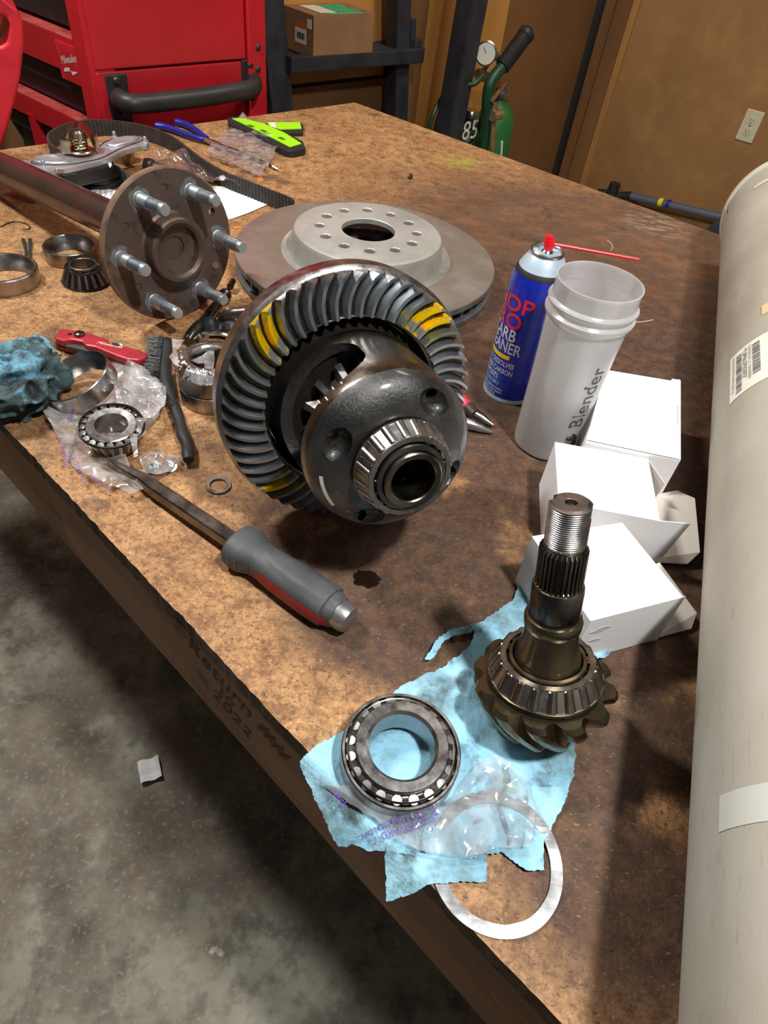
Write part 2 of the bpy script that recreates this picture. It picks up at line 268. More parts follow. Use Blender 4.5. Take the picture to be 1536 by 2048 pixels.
# ------------------------------------------------------------------ mesh builder
class MB:
    def __init__(s): s.v = []; s.f = []; s.m = []; s.mi = 0
    def add(s, vs, fs, T=None):
        o = len(s.v)
        s.v += [tuple(T @ Vector(v)) if T is not None else tuple(v) for v in vs]
        s.f += [tuple(i+o for i in f) for f in fs]; s.m += [s.mi]*len(fs); return s
    def box(s, c, d, T=None):
        x, y, z = d[0]/2, d[1]/2, d[2]/2; c = Vector(c)
        vs = [c+Vector((a*x, b*y, e*z)) for a in (-1, 1) for b in (-1, 1) for e in (-1, 1)]
        return s.add(vs, [(0, 1, 3, 2), (4, 6, 7, 5), (0, 4, 5, 1), (2, 3, 7, 6), (0, 2, 6, 4), (1, 5, 7, 3)], T)
    def lathe(s, prof, seg=48, T=None, closed=False, rf=None):
        """prof (r, z); open profiles with r~0 ends close themselves; closed=True joins last to first"""
        vs = []; n = len(prof)
        for j in range(seg):
            a = 2*PI*j/seg; c, d = math.cos(a), math.sin(a)
            for i, (r, z) in enumerate(prof):
                rr = r if rf is None else rf(r, z, a)
                vs.append((rr*c, rr*d, z))
        fs = []
        for j in range(seg):
            k = (j+1) % seg
            for i in range(n if closed else n-1):
                i2 = (i+1) % n
                fs.append((j*n+i, k*n+i, k*n+i2, j*n+i2))
        if not closed:
            if prof[0][0] > 1e-6: fs.append(tuple(j*n for j in range(seg))[::-1])
            if prof[-1][0] > 1e-6: fs.append(tuple(j*n+n-1 for j in range(seg)))
        return s.add(vs, fs, T)
    def tube(s, pts, r, seg=10, T=None, cap=True, sq=(1, 1)):
        pts = [Vector(p) for p in pts]; n = len(pts); rs = r if hasattr(r, '__len__') else [r]*n
        vs = []; up = Vector((0, 0, 1)); last = None
        for i, p in enumerate(pts):
            t = (pts[min(i+1, n-1)]-pts[max(i-1, 0)]).normalized()
            if last is None:
                u = up if abs(t.z) < .9 else Vector((1, 0, 0)); x = t.cross(u).normalized()
            else:
                x = (last - t*last.dot(t)).normalized()
            last = x; y = x.cross(t)
            for j in range(seg):
                a = 2*PI*(j+.5)/seg; vs.append(p + x*math.cos(a)*rs[i]*sq[0] + y*math.sin(a)*rs[i]*sq[1])
        fs = [(i*seg+j, i*seg+(j+1) % seg, (i+1)*seg+(j+1) % seg, (i+1)*seg+j) for i in range(n-1) for j in range(seg)]
        if cap: fs += [tuple(range(seg))[::-1], tuple((n-1)*seg+j for j in range(seg))]
        return s.add(vs, fs, T)
    def prism(s, poly, z0, z1, T=None):
        n = len(poly); vs = [(p[0], p[1], z0) for p in poly]+[(p[0], p[1], z1) for p in poly]
        ar = sum(poly[i][0]*poly[(i+1) % n][1]-poly[(i+1) % n][0]*poly[i][1] for i in range(n))
        fs = [tuple(range(n))[::-1], tuple(range(n, 2*n))]+[(i, (i+1) % n, n+(i+1) % n, n+i) for i in range(n)]
        if ar < 0: fs = [f[::-1] for f in fs]
        return s.add(vs, fs, T)
    def quad(s, a, b, c, d, th=0.0, T=None):
        a, b, c, d = map(Vector, (a, b, c, d)); nrm = (b-a).cross(d-a).normalized()*th
        if th == 0: return s.add([a, b, c, d], [(0, 1, 2, 3)], T)
        return s.add([a, b, c, d, a-nrm, b-nrm, c-nrm, d-nrm], [(0, 1, 2, 3), (7, 6, 5, 4), (0, 4, 5, 1), (1, 5, 6, 2), (2, 6, 7, 3), (3, 7, 4, 0)], T)
    def build(s, name, mats, parent=None, T=None, smooth=35, bevel=0, bseg=2, sub=0, fix=True):
        me = bpy.data.meshes.new(name); me.from_pydata(s.v, [], s.f)
        if not isinstance(mats, (list, tuple)): mats = [mats]
        for q in mats: me.materials.append(q)
        for p, k in zip(me.polygons, s.m): p.material_index = k
        if fix:
            b = bmesh.new(); b.from_mesh(me); bmesh.ops.remove_doubles(b, verts=b.verts, dist=1e-7); bmesh.ops.recalc_face_normals(b, faces=b.faces); b.to_mesh(me); b.free()
        if smooth:
            me.shade_smooth(); me.set_sharp_from_angle(angle=math.radians(smooth))
        o = bpy.data.objects.new(name, me); COL.objects.link(o)
        if T is not None: o.matrix_local = T
        if parent is not None: o.parent = parent
        if bevel:
            m = o.modifiers.new('bevel', 'BEVEL'); m.width = bevel; m.segments = bseg; m.limit_method = 'ANGLE'; m.angle_limit = math.radians(30); m.harden_normals = False
        if sub:
            m = o.modifiers.new('sub', 'SUBSURF'); m.levels = sub; m.render_levels = sub
        return o
def frame(o, z, x=None):
    z = Vector(z).normalized(); x = Vector(x) if x is not None else (Vector((0, 0, 1)).cross(z) if abs(z.z) < .98 else Vector((1, 0, 0)))
    x = (x-z*x.dot(z)).normalized(); y = z.cross(x); o = Vector(o)
    return Matrix(((x.x, y.x, z.x, o.x), (x.y, y.y, z.y, o.y), (x.z, y.z, z.z, o.z), (0, 0, 0, 1)))
def thing(name, label, cat, T=None, group=None):
    o = bpy.data.objects.new(name, None); COL.objects.link(o); o.empty_display_size = .02
    if T is not None: o.matrix_world = T if isinstance(T, Matrix) else Matrix.Translation(Vector(T))
    return tag(o, label, cat, group)
def tag(o, label, cat, group=None):
    o['label'] = label; o['category'] = cat
    if group: o['group'] = group
    return o
def struct(o): o['kind'] = 'structure'; return o
def stuff(o): o['kind'] = 'stuff'; return o
def Tz(x, y, z, a=0): return Matrix.Translation((x, y, z)) @ Matrix.Rotation(a, 4, 'Z')
def boolean(o, cutters, op='DIFFERENCE'):
    for c in cutters:
        m = o.modifiers.new('b', 'BOOLEAN'); m.object = c; m.operation = op; m.solver = 'EXACT'
    dg = bpy.context.evaluated_depsgraph_get(); dg.update()
    me = bpy.data.meshes.new_from_object(o.evaluated_get(dg)); o.modifiers.clear(); old = o.data; o.data = me; me.name = old.name
    me.shade_smooth(); me.set_sharp_from_angle(angle=math.radians(32))
    for c in cutters: bpy.data.objects.remove(c, do_unlink=True)
    return o
def text(name, body, size, m, parent=None, T=None, th=.0002, font_shear=0, align='CENTER', space=1.0, bend=None, arc=None, cuts=.003, sx=1.0, fn=None, bold=0):
    """lettering as thin real geometry; bend=R wraps it round a Z cylinder (x -> azimuth, y -> z), arc=R lays it round a circle in the plane"""
    cu = bpy.data.curves.new(name, 'FONT'); cu.body = body; cu.size = size; cu.align_x = align; cu.align_y = 'CENTER'; cu.extrude = 0; cu.shear = font_shear
    cu.space_character = space; cu.resolution_u = 3; cu.offset = bold*size
    t = bpy.data.objects.new(name, cu); COL.objects.link(t); dg = bpy.context.evaluated_depsgraph_get(); dg.update()
    me = bpy.data.meshes.new_from_object(t.evaluated_get(dg)); bpy.data.objects.remove(t, do_unlink=True)
    b = bmesh.new(); b.from_mesh(me)
    for v in b.verts: v.co.x *= sx
    if bend or arc or fn:
        xs = [v.co.x for v in b.verts]; x = min(xs)+cuts
        while x < max(xs):
            g = b.verts[:]+b.edges[:]+b.faces[:]
            bmesh.ops.bisect_plane(b, geom=g, plane_co=(x, 0, 0), plane_no=(1, 0, 0)); x += cuts
    for v in b.verts:
        x, y, z = v.co
        if fn: v.co = fn(x, y)
        elif bend: v.co = ((bend+th)*math.cos(x/bend), (bend+th)*math.sin(x/bend), y)
        elif arc: a = -x/arc+PI/2; v.co = ((arc+y)*math.cos(a), (arc+y)*math.sin(a), th)
        else: v.co.z = th
    b.to_mesh(me); b.free(); me.materials.clear(); me.materials.append(m)
    o = bpy.data.objects.new(name, me); COL.objects.link(o)
    if T is not None: o.matrix_local = T
    if parent is not None: o.parent = parent
    return o
def inpoly(x, y, P):
    c = False; n = len(P)
    for i in range(n):
        x1, y1 = P[i]; x2, y2 = P[(i+1) % n]
        if (y1 > y) != (y2 > y) and x < (x2-x1)*(y-y1)/(y2-y1)+x1: c = not c
    return c
def sheet(name, poly, step, zf, m, parent=None, jag=.0, label=None):
    """thin sheet: fine grid kept inside a world-space outline, height from zf(x, y)"""
    xs = [p[0] for p in poly]; ys = [p[1] for p in poly]; x0, x1, y0, y1 = min(xs), max(xs), min(ys), max(ys)
    nx = int((x1-x0)/step)+2; ny = int((y1-y0)/step)+2; vs = {}; V = []; Fc = []
    def vid(i, j):
        if (i, j) not in vs:
            x = x0+i*step; y = y0+j*step; vs[(i, j)] = len(V); V.append((x, y, zf(x, y)))
        return vs[(i, j)]
    for i in range(nx):
        for j in range(ny):
            cx = x0+(i+.5)*step; cy = y0+(j+.5)*step
            if inpoly(cx, cy, poly): Fc.append((vid(i, j), vid(i+1, j), vid(i+1, j+1), vid(i, j+1)))
    cnt = [0]*len(V)
    for f in Fc:
        for i in f: cnt[i] += 1
    n = len(poly)
    for i, k in enumerate(cnt):
        if k < 4:
            x, y, _ = V[i]; best = None
            for q in range(n):
                ax_, ay_ = poly[q]; bx_, by_ = poly[(q+1) % n]; dx, dy = bx_-ax_, by_-ay_; t = max(0, min(1, ((x-ax_)*dx+(y-ay_)*dy)/(dx*dx+dy*dy+1e-12)))
                px_, py_ = ax_+t*dx, ay_+t*dy; d = (px_-x)**2+(py_-y)**2
                if best is None or d < best[0]: best = (d, px_, py_)
            if best[0] < (2.2*step)**2:
                w_ = noise.noise_vector(Vector((x*420, y*420, 7)))*jag*.5+noise.noise_vector(Vector((x*90, y*90, 9)))*jag*.7
                nx_, ny_ = best[1]+w_.x, best[2]+w_.y; V[i] = (nx_, ny_, zf(nx_, ny_))
    b = MB(); b.add(V, Fc); return b.build(name, m, parent, smooth=80, fix=False)
def fbm(x, y, s, seed=0, o=4):
    v = 0; a = 1; t = 0
    for k in range(o):
        v += a*noise.noise(Vector((x*s, y*s, seed+k*7.3))); t += a; a *= .5; s *= 2.1
    return v/t
# ================================================================== THE SETTING
K = G(710, 205); Bp = G(1440, 470); Ap = G(0, 300)
dB = (Bp-K).normalized(); dA = (Ap-K).normalized()
C0 = G(0, 845); C1 = G(870, 1780); dC = (C1-C0).normalized()
def isect(p, d, q, e):
    den = d.x*e.y-d.y*e.x; t = ((q.x-p.x)*e.y-(q.y-p.y)*e.x)/den; return p+d*t
Lc = isect(K, dA, C0, dC)                     # near-left corner of the bench
FZ = -.90
b = MB(); b.box((0, 1.5, FZ-.03), (9, 9, .06)); struct(b.build('floor', M['concrete'], smooth=0))
# right wall plane (socket wall) and left wall plane (behind the rack), meeting in a framed corner
oR = CAM+ray(1500, 252)*3.62
hx = -1700; hy = -288.8+.146*(hx-959.6); dR = ray(hx, hy); dR.z = 0; dR.normalize()
nR = Vector((dR.y, -dR.x, 0)); nR = nR if nR.dot(CAM-oR) > 0 else -nR
WR = lambda x, y, o=0: PL(x, y, oR+nR*o, nR)
corner = WR(1150, 170); corner.z = 0
dL = Vector((dA.x, dA.y, 0)).normalized(); nL = Vector((dL.y, -dL.x, 0)); nL = nL if nL.dot(CAM-corner) > 0 else -nL
WL = lambda x, y, o=0: PL(x, y, corner+nL*o, nL)
def wallslab(name, o, d, n, l0, l1, z0, z1, th, m, off=0):
    """slab lying behind the plane, from l0 to l1 along d"""
    T = frame(o+n*off, Vector((0, 0, 1)), d); b = MB(); yy = T.to_3x3().inverted() @ n
    s = -th/2 if yy.y > 0 else th/2
    b.box(((l0+l1)/2, s, (z0+z1)/2), (abs(l1-l0), th, z1-z0)); return b.build(name, m, T=T, smooth=0)
lr = lambda P: (Vector((P.x, P.y, 0))-Vector((corner.x, corner.y, 0))).dot(dR)
seam = lr(WR(1225, 183))                       # pale seam between trim and panel
struct(wallslab('wall_right', corner, dR, nR, seam-.0, seam-4.5, FZ, 1.9, .06, M['ply']))
q = [lr(WR(x, 100)) for x in (1149, 1163, 1182, 1207, 1240, 1252)]
struct(wallslab('trim_1', corner, dR, nR, q[5]-.004, q[4], FZ, 1.9, .05, M['framewood'], .012))
struct(wallslab('trim_2', corner, dR, nR, q[4]+.002, q[3], FZ, 1.9, .05, M['plydark'], .0))
struct(wallslab('trim_3', corner, dR, nR, q[3]+.002, q[2], FZ, 1.9, .05, M['plydark'], -.02))
struct(wallslab('trim_4', corner, dR, nR, q[1], q[0]+.01, FZ, 1.9, .03, M['framewood'], .03))
struct(wallslab('wall_gap_shade', corner, dR, nR, q[2]+.2, q[1]-.2, FZ, 1.9, .02, M['black'], -.14))  # black backing slab paints the shade inside the open slot
struct(wallslab('wall_back', corner, dL, nL, .0, 6, FZ, 1.9, .05, M['plydark'], .0))
ll = lambda P: (Vector((P.x, P.y, 0))-Vector((corner.x, corner.y, 0))).dot(dL)
# warmer plywood sheets and battens on the back wall, behind the rack
s0, s1 = ll(WL(990, 120)), ll(WL(835, 120))
struct(wallslab('wall_panel', corner, dL, nL, s0, s1, FZ, 1.9, .02, M['ply2'], .02))
struct(wallslab('trim_5', corner, dL, nL, s1+.004, ll(WL(762, 120)), FZ, 1.9, .02, M['plydark'], .03))
struct(wallslab('wall_panel', corner, dL, nL, ll(WL(760, 120)), ll(WL(560, 120)), -.1, 1.9, .02, M['ply2'], .022))
struct(wallslab('wall_panel', corner, dL, nL, ll(WL(760, 120)), ll(WL(560, 120)), FZ, -.11, .02, M['plydark'], .03))
# ------------------------------------------------------------------ workbench
bench = thing('workbench', 'large oil-stained particle board workbench the parts lie on', 'workbench', (K.x, K.y, FZ))
BI = bench.matrix_world.inverted()
E1 = K+dB*3.1; E2 = C0+dC*2.6
# the board top is one thick slab; its front edge is slightly ragged
b = MB(); poly = [(K.x, K.y)]
n = 600
b2 = MB()
front = []
for i in range(n+1):
    t = i/n; P = Lc+(E2-Lc)*t; nn = Vector((-dC.y, dC.x, 0)); nn = nn if nn.dot(K-P) > 0 else -nn
    j = abs(noise.noise(Vector((t*190, 0, 1))))*.0035+max(0, noise.noise(Vector((t*45, 4, 1))))*.0025
    front.append((P.x+nn.x*j, P.y+nn.y*j))
poly = front+[(E1.x, E1.y), (K.x, K.y)]
b.prism(poly, -.022, 0); b.mi = 0
o = b.build('bench_top', [M['board'], M['boardedge']], bench, smooth=0); o.matrix_parent_inverse = BI
for p in o.data.polygons:
    if abs(p.normal.z) < .5: p.material_index = 1
nF = Vector((dC.y, -dC.x, 0)); nF = nF if nF.dot(CAM-C0) > 0 else -nF
def apron(name, P, Q, n, z0, z1, th, m):
    b = MB(); a = Vector((P.x, P.y, 0)); c = Vector((Q.x, Q.y, 0)); i = -n*th
    b.add([(*a.xy, z0), (*c.xy, z0), (*c.xy, z1), (*a.xy, z1), (*(a+i).xy, z0), (*(c+i).xy, z0), (*(c+i).xy, z1), (*(a+i).xy, z1)],
          [(0, 1, 2, 3), (7, 6, 5, 4), (0, 4, 5, 1), (1, 5, 6, 2), (2, 6, 7, 3), (3, 7, 4, 0)])
    o = b.build(name, m, bench, smooth=0, bevel=.003); o.matrix_parent_inverse = BI; return o
apron('apron_board', Lc-nF*.004, E2-nF*.004, nF, -.150, -.0222, .038, M['apron'])
nK = Vector((-dB.x, -dB.y, 0))
apron('apron_board', Lc+dC*.05-nF*.045, K-nF*.05, Vector((dA.y, -dA.x, 0)) if Vector((dA.y, -dA.x, 0)).dot(Lc-E1) > 0 else Vector((-dA.y, dA.x, 0)), -.15, -.0222, .038, M['apron'])
for P in (Lc+dC*.12-nF*.55, C0+dC*1.05-nF*.10, K+dB*.12-Vector((dA.x, dA.y, 0))*-.12, K+dB*1.3+dA*.12, E2-nF*.1-dC*.2):
    b = MB(); b.box((P.x, P.y, (FZ-.0222)/2), (.089, .089, -FZ-.0222)); o = b.build('leg', M['apron'], bench, smooth=0, bevel=.004); o.matrix_parent_inverse = BI
# unseen shelf, added to block light and keep the underside dark
b = MB(); b.prism([((Lc+dC*.25-nF*.25).x, (Lc+dC*.25-nF*.25).y), ((E2-nF*.25).x, (E2-nF*.25).y), ((E1-dA*-.2).x, (E1-dA*-.2).y), ((K+dA*.2+dB*.1).x, (K+dA*.2+dB*.1).y)], -.62, -.60)
o = b.build('shade_shelf', M['apron'], bench, smooth=0); o.matrix_parent_inverse = BI
# marker scribble on the apron face
def on_apron(px, py): return PL(px, py, C0-nF*.004, nF)
def apron_text(body, px, py, size, m, rot=0, nm='marker_writing'):
    P = on_apron(px, py)+nF*.0008; T = frame(P, nF, dC) @ Matrix.Rotation(rot, 4, 'Z')
    o = text(nm, body, size, m, bench, None, 0, font_shear=.2); o.matrix_parent_inverse = BI; o.matrix_basis = T; return o
M['scrib'] = mat('faded_marker', rgb(44, 30, 24), .6, 0, [(60, rgb(100, 70, 50), .5, .7)])
apron_text('Return', 436, 1352, .034, M['scrib'], -.12)
apron_text('to', 452, 1392, .026, M['scrib'], -.12)
apron_text('2022', 462, 1425, .03, M['scrib'], -.12)
apron_text('##', 545, 1480, .034, M['scrib'], -.3)
# oil spot and chips lying on the board
cx = G(733, 1158)
pts = []
for i in range(40):
    a = 2*PI*i/40; r = .0115*(1+.28*noise.noise(Vector((math.cos(a)*2.2, math.sin(a)*2.2, 2)))+.12*noise.noise(Vector((math.cos(a)*7, math.sin(a)*7, 5)))); pts.append((cx.x+r*math.cos(a)*1.15, cx.y+r*math.sin(a)*.9))
b = MB(); b.prism(pts, 0, .0004); tag(b.build('oil_spot', M['oil'], smooth=0), 'small dark wet oil spot right of the pry bar handle', 'oil spot')
# ------------------------------------------------------------------ tool chest
nA = Vector((-dA.y, dA.x, 0)); nA = nA if nA.dot(K-C0) > 0 else -nA      # away from bench, to the back
nA.normalize(); oS = K+nA*.10; nS = -nA
WS = lambda x, y, o=0: PL(x, y, oS+nS*o, nS)
cc = WS(178, 100); ce = WS(523, 100); cc.z = ce.z = 0
fd = Vector((-dB.x, -dB.y, 0)).normalized()
nD = Vector((fd.y, -fd.x, 0)); nD = nD if nD.dot(CAM-cc) > 0 else -nD
WD = lambda x, y, o=0: PL(x, y, cc+nD*o, nD)
CT = Matrix.Translation((cc.x, cc.y, FZ)); chest = thing('tool_chest', 'tall red rolling tool chest with black drawers behind the bench', 'tool chest', CT)
def kid(b, name, m, par, **k):
    par_inv = Matrix.Identity(4); p = par
    while p is not None: par_inv = par_inv @ (p.matrix_basis if p.parent is None else Matrix.Identity(4)); p = p.parent
    o = b.build(name, m, par, **k)
    if par.parent is None: o.matrix_parent_inverse = par.matrix_basis.inverted()
    return o
zs = WS(300, 134).z                            # seam height
wd = (ce-cc).length; ud = (ce-cc).normalized(); dep = 1.25
def slab4(b, o, u, v, l0, l1, m0, m1, z0, z1):
    vs = [o+u*a+v*c+Vector((0, 0, e-o.z)) for a in (l0, l1) for c in (m0, m1) for e in (z0, z1)]
    return b.add(vs, [(0, 1, 3, 2), (4, 6, 7, 5), (0, 4, 5, 1), (2, 3, 7, 6), (0, 2, 6, 4), (1, 5, 7, 3)])
b = MB(); slab4(b, cc, ud, fd, .062, wd, .03, dep, FZ+.12, 1.0); kid(b, 'cabinet', M['redpaint'], chest, smooth=0)
b = MB(); slab4(b, cc, ud, fd, .004, wd-.05, -.006, .03, zs+.002, 1.0); slab4(b, cc, ud, fd, .004, wd-.05, -.004, .03, FZ+.12, zs-.002); kid(b, 'side_panel', M['redpaint'], chest, smooth=0, bevel=.003)
b = MB(); slab4(b, cc, ud, fd, wd-.046, wd+.004, -.012, .04, FZ+.12, 1.0); cs = kid(b, 'corner_strip', M['redpaint'], chest, smooth=0, bevel=.003)
for yy in (95, 139):
    P = WS(517, yy, .014); b = MB(); b.lathe([(0, .003), (.005, .002), (.007, 0), (.007, -.004)], 12, frame(P, nS)); kid(b, 'screw', M['blackpaint'], chest)
# front (drawer) face built along fd
df = dep
def fs(px, py): P = WD(px, py); return (P-cc).dot(fd), P.z
rails = []
def zat(px, py): return WD(px, py).z
z1 = zat(172, 108); z2 = zat(187, 190); z2b = zat(192, 245)
bands = [(1.0, zat(150, 0)+.12, 'r'), ]
# from measured pixels near the corner post: black drawer, red rail, black drawer, red rail, black
def rail(zt, zb, dusty=True):
    b = MB(); slab4(b, cc, fd, ud, 0, df, -.004, .05, zb, zt); kid(b, 'rail', M['redpaint'], chest, smooth=0, bevel=.002)
    b = MB(); slab4(b, cc, fd, ud, 0, df, -.004, .05, zt, zt+.001); kid(b, 'ledge', M['dust'], chest, smooth=0)
zA = zat(174, 112); zB = zat(187, 172); zC = zat(194, 248)
def drawer(zt, zb):
    b = MB(); slab4(b, cc, fd, ud, .035, df, .03, .06, zb, zt); dr = kid(b, 'drawer', M['blackpaint'], chest, smooth=0)
    b = MB(); slab4(b, cc, fd, ud, .06, df, .012, .03, zt-.018, zt-.004); slab4(b, cc, fd, ud, .06, df, .012, .016, zt-.035, zt-.018)
    h = b.build('handle', M['blackmatte'], dr, smooth=0, bevel=.002); h.matrix_parent_inverse = dr.matrix_parent_inverse.copy(); h.matrix_parent_inverse = chest.matrix_basis.inverted() if False else Matrix.Identity(4)
hgt = zA-zB
zr = [zA+.36, zA+.02, zB-.02, zB-.36]
rail(zA+.02, zB+.005); drawer(zA+.30, zA+.03); rail(zA+.36, zA+.31)
drawer(zB-.0, zC-.005); rail(zC-.012, zC-.06); drawer(zC-.07, zC-.30); rail(zC-.31, zC-.36); drawer(zA+.60, zA+.37); rail(zA+.68, zA+.61)
b = MB(); slab4(b, cc, fd, ud, -.002, .045, -.008, .05, FZ+.12, 1.0); kid(b, 'corner_post', M['redpaint'], chest, smooth=0, bevel=.003)
b = MB(); slab4(b, cc, fd, ud, .30, .325, -.006, .05, FZ+.12, zC-.05); kid(b, 'divider', M['redpaint'], chest, smooth=0)
# badge
P = WD(141, 128, .006); T = frame(P, nD, fd*-1)
b = MB(); b.prism([(-.045, -.035), (.045, -.035), (.045, .035), (-.045, .035)], -.002, .001, T); kid(b, 'badge', M['redplastic'], chest, smooth=0)
o = text('badge_lettering', 'Milwaukee', .021, M['white'], chest, None, 0, font_shear=.3); o.matrix_parent_inverse = chest.matrix_basis.inverted(); o.matrix_basis = T @ Matrix.Translation((-.002, .008, .0014)) @ Matrix.Rotation(.25, 4, 'Z') @ Matrix.Scale(.75, 4, (1, 0, 0))
b = MB(); b.prism([(-.025, -.012), (-.004, -.008), (-.008, -.015), (.026, -.010), (.004, -.020), (.0, -.013), (-.03, -.020)], .001, .0018, T); kid(b, 'bolt_mark', M['white'], chest, smooth=0)
# handle
Hs = [WS(x, y, o) for x, y, o in ((240, 195, .0), (240, 200, .035), (262, 207, .062), (300, 206, .068), (400, 195, .068), (470, 184, .066), (505, 176, .05), (507, 160, .0))]
def smooth_path(P, n=6):
    out = []
    for i in range(len(P)-1):
        p0, p1, p2, p3 = P[max(i-1, 0)], P[i], P[i+1], P[min(i+2, len(P)-1)]
        for k in range(n):
            t = k/n; out.append(.5*((2*p1)+(p2-p0)*t+(2*p0-5*p1+4*p2-p3)*t*t+(-p0+3*p1-3*p2+p3)*t**3))
    return out+[P[-1]]
Hs = [Vector(p) for p in Hs]
b = MB(); b.tube(smooth_path(Hs), .0195, 14); hd = kid(b, 'push_handle', M['blackpaint'], chest)
for (x, y) in ((238, 197), (500, 163)):
    P = WS(x, y, .003); T = frame(P, nS, ud); b = MB(); b.box((0, 0, 0), (.05, .095, .008), T)
    kid(b, 'handle_bracket', M['blackpaint'], chest, smooth=0, bevel=.004)
    for s in (-.034, .034):
        b = MB(); b.lathe([(0, .006), (.006, .005), (.009, .0)], 12, T @ Matrix.Translation((0, s, .004))); kid(b, 'screw', M['blackpaint'], chest)
for a_, c_ in ((.08, .1), (wd-.08, .1), (.08, dep-.1), (wd-.08, dep-.1)):
    P = cc+ud*a_+fd*c_; b = MB(); b.lathe([(0, -.018), (.05, -.018), (.055, -.01), (.055, .01), (.05, .018), (0, .018)], 20, frame((P.x, P.y, FZ+.055), ud)); b.box((P.x, P.y, FZ+.1), (.06, .06, .04)); kid(b, 'caster', M['blackpaint'], chest)
# ------------------------------------------------------------------ red jug at the left edge
jn = (CAM-G(10, 290)); jn.z = 0; jn.normalize(); jo = G(-25, 300)+nA*.06
WJ = lambda x, y: PL(x, y, jo, jn)
out = [(-160, 330), (-160, -60), (-30, -40), (10, 0), (36, 20), (46, 45), (48, 90), (42, 150), (30, 205), (14, 262), (0, 300), (-20, 335)]
hole = [(-90, 55), (-30, 40), (-8, 30), (14, 36), (20, 50), (15, 85), (4, 92), (-20, 98), (-90, 115)]
T = frame(jo, jn, Vector((jn.y, -jn.x, 0))*-1); Ti = T.inverted()
L2 = lambda pts: [tuple((Ti @ WJ(x, y)).xy) for x, y in pts]
b = MB(); b.prism(L2(out), -.13, 0); jug = b.build('red_jug', M['redplastic'], T=T, smooth=30)
cb = MB(); cb.prism(L2(hole), -.2, .05); c_ = cb.build('c', M['redplastic'], T=T, smooth=0); boolean(jug, [c_])
bm_ = jug.modifiers.new('bevel', 'BEVEL'); bm_.width = .012; bm_.segments = 3; bm_.limit_method = 'ANGLE'
jug.name = 'plastic_jug'; tag(jug, 'red textured plastic jug with a hand hole, cut off by the left edge', 'jug')
# ------------------------------------------------------------------ rack
nRk = -nA; oK = K+nA*.42
WK = lambda x, y, o=0: PL(x, y, oK+nRk*o, nRk)
rack = thing('steel_rack', 'dark steel rack with a shelf holding a cardboard box behind the bench', 'rack', (WK(690, 200).x, WK(690, 200).y, FZ))
def bar(b, P, Q, wv, dv, n=nRk):
    """rectangular bar between P and Q, wv wide in the plane, dv deep"""
    t = (Q-P).normalized(); s = t.cross(n).normalized()*wv/2; d = -n*dv
    v = [P-s, P+s, Q+s, Q-s, P-s+d, P+s+d, Q+s+d, Q-s+d]
    b.add(v, [(0, 1, 2, 3), (7, 6, 5, 4), (0, 4, 5, 1), (1, 5, 6, 2), (2, 6, 7, 3), (3, 7, 4, 0)])
def ext(P, Q, z):  # extend the line P->Q to height z
    d = Q-P; return P+d*((z-P.z)/d.z)
for (xa, ya, xb, yb, wv) in ((545, 0, 566, 215, .082), (810, 0, 804, 230, .062)):
    P, Q = WK(xa, ya), WK(xb, yb); b = MB(); bar(b, ext(P, Q, .9), ext(P, Q, FZ), wv, .06); kid(b, 'post', M['rack'], rack, smooth=0, bevel=.004)
b = MB(); P, Q = WK(828, 40, .004), WK(826, 100, .004); bar(b, P, Q, .022, .07); kid(b, 'gusset', M['rack'], rack, smooth=0)
b = MB(); bar(b, WK(583, 131, .03), WK(849, 112, .03), .042, .03); kid(b, 'shelf_beam', M['rack'], rack, smooth=0, bevel=.003)
zsh = WK(700, 112, .03).z
b = MB(); P0 = WK(583, 120, .0); P1 = WK(849, 105, .0); P0.z = P1.z = zsh-.002
b.add([P0+Vector((0, 0, -.004)), P1+Vector((0, 0, -.004)), P1+nA*.3+Vector((0, 0, -.004)), P0+nA*.3+Vector((0, 0, -.004)), P0, P1, P1+nA*.3, P0+nA*.3], [(0, 3, 2, 1), (4, 5, 6, 7), (0, 1, 5, 4), (1, 2, 6, 5), (2, 3, 7, 6), (3, 0, 4, 7)])
kid(b, 'shelf', M['rack'], rack, smooth=0)
b = MB(); P = WK(836, 100, .02); bar(b, P, P+Vector((0, 0, .03)), .035, .05); kid(b, 'bracket', M['rack'], rack, smooth=0, bevel=.003)
for (xa, ya, xb, yb, wv) in ((563, 0, 575, 215, .06),):
    P, Q = WK(xa, ya, -.3), WK(xb, yb, -.3); b = MB(); bar(b, ext(P, Q, .9), ext(P, Q, FZ), wv, .05); kid(b, 'post', M['rack'], rack, smooth=0)
# separate leaning post
WK2 = lambda x, y: PL(x, y, K+nA*.25, nRk)
P, Q = WK2(962, 0), WK2(908, 290); post = thing('steel_post', 'tall dark steel post standing left of the gas cylinders', 'post', (ext(P, Q, FZ).x, ext(P, Q, FZ).y, FZ))
b = MB(); bar(b, ext(P, Q, .9), ext(P, Q, FZ), .072, .012); kid(b, 'front_flange', M['rack'], post, smooth=0)
s_ = (Q-P).normalized().cross(nRk).normalized(); b = MB(); bar(b, ext(P, Q, .9)+s_*.034, ext(P, Q, FZ)+s_*.034, .010, .07); kid(b, 'side_flange', M['rack'], post, smooth=0)
# yellow lever behind the rack (spirit level edge)
P, Q = WK(537, 120, -.1), WK(548, 215, -.1); b = MB(); bar(b, ext(P, Q, .1), ext(P, Q, FZ), .014, .03); tag(b.build('yellow_strip', M['yellowink'], smooth=0), 'thin yellow strip standing between tool chest and rack', 'strip')
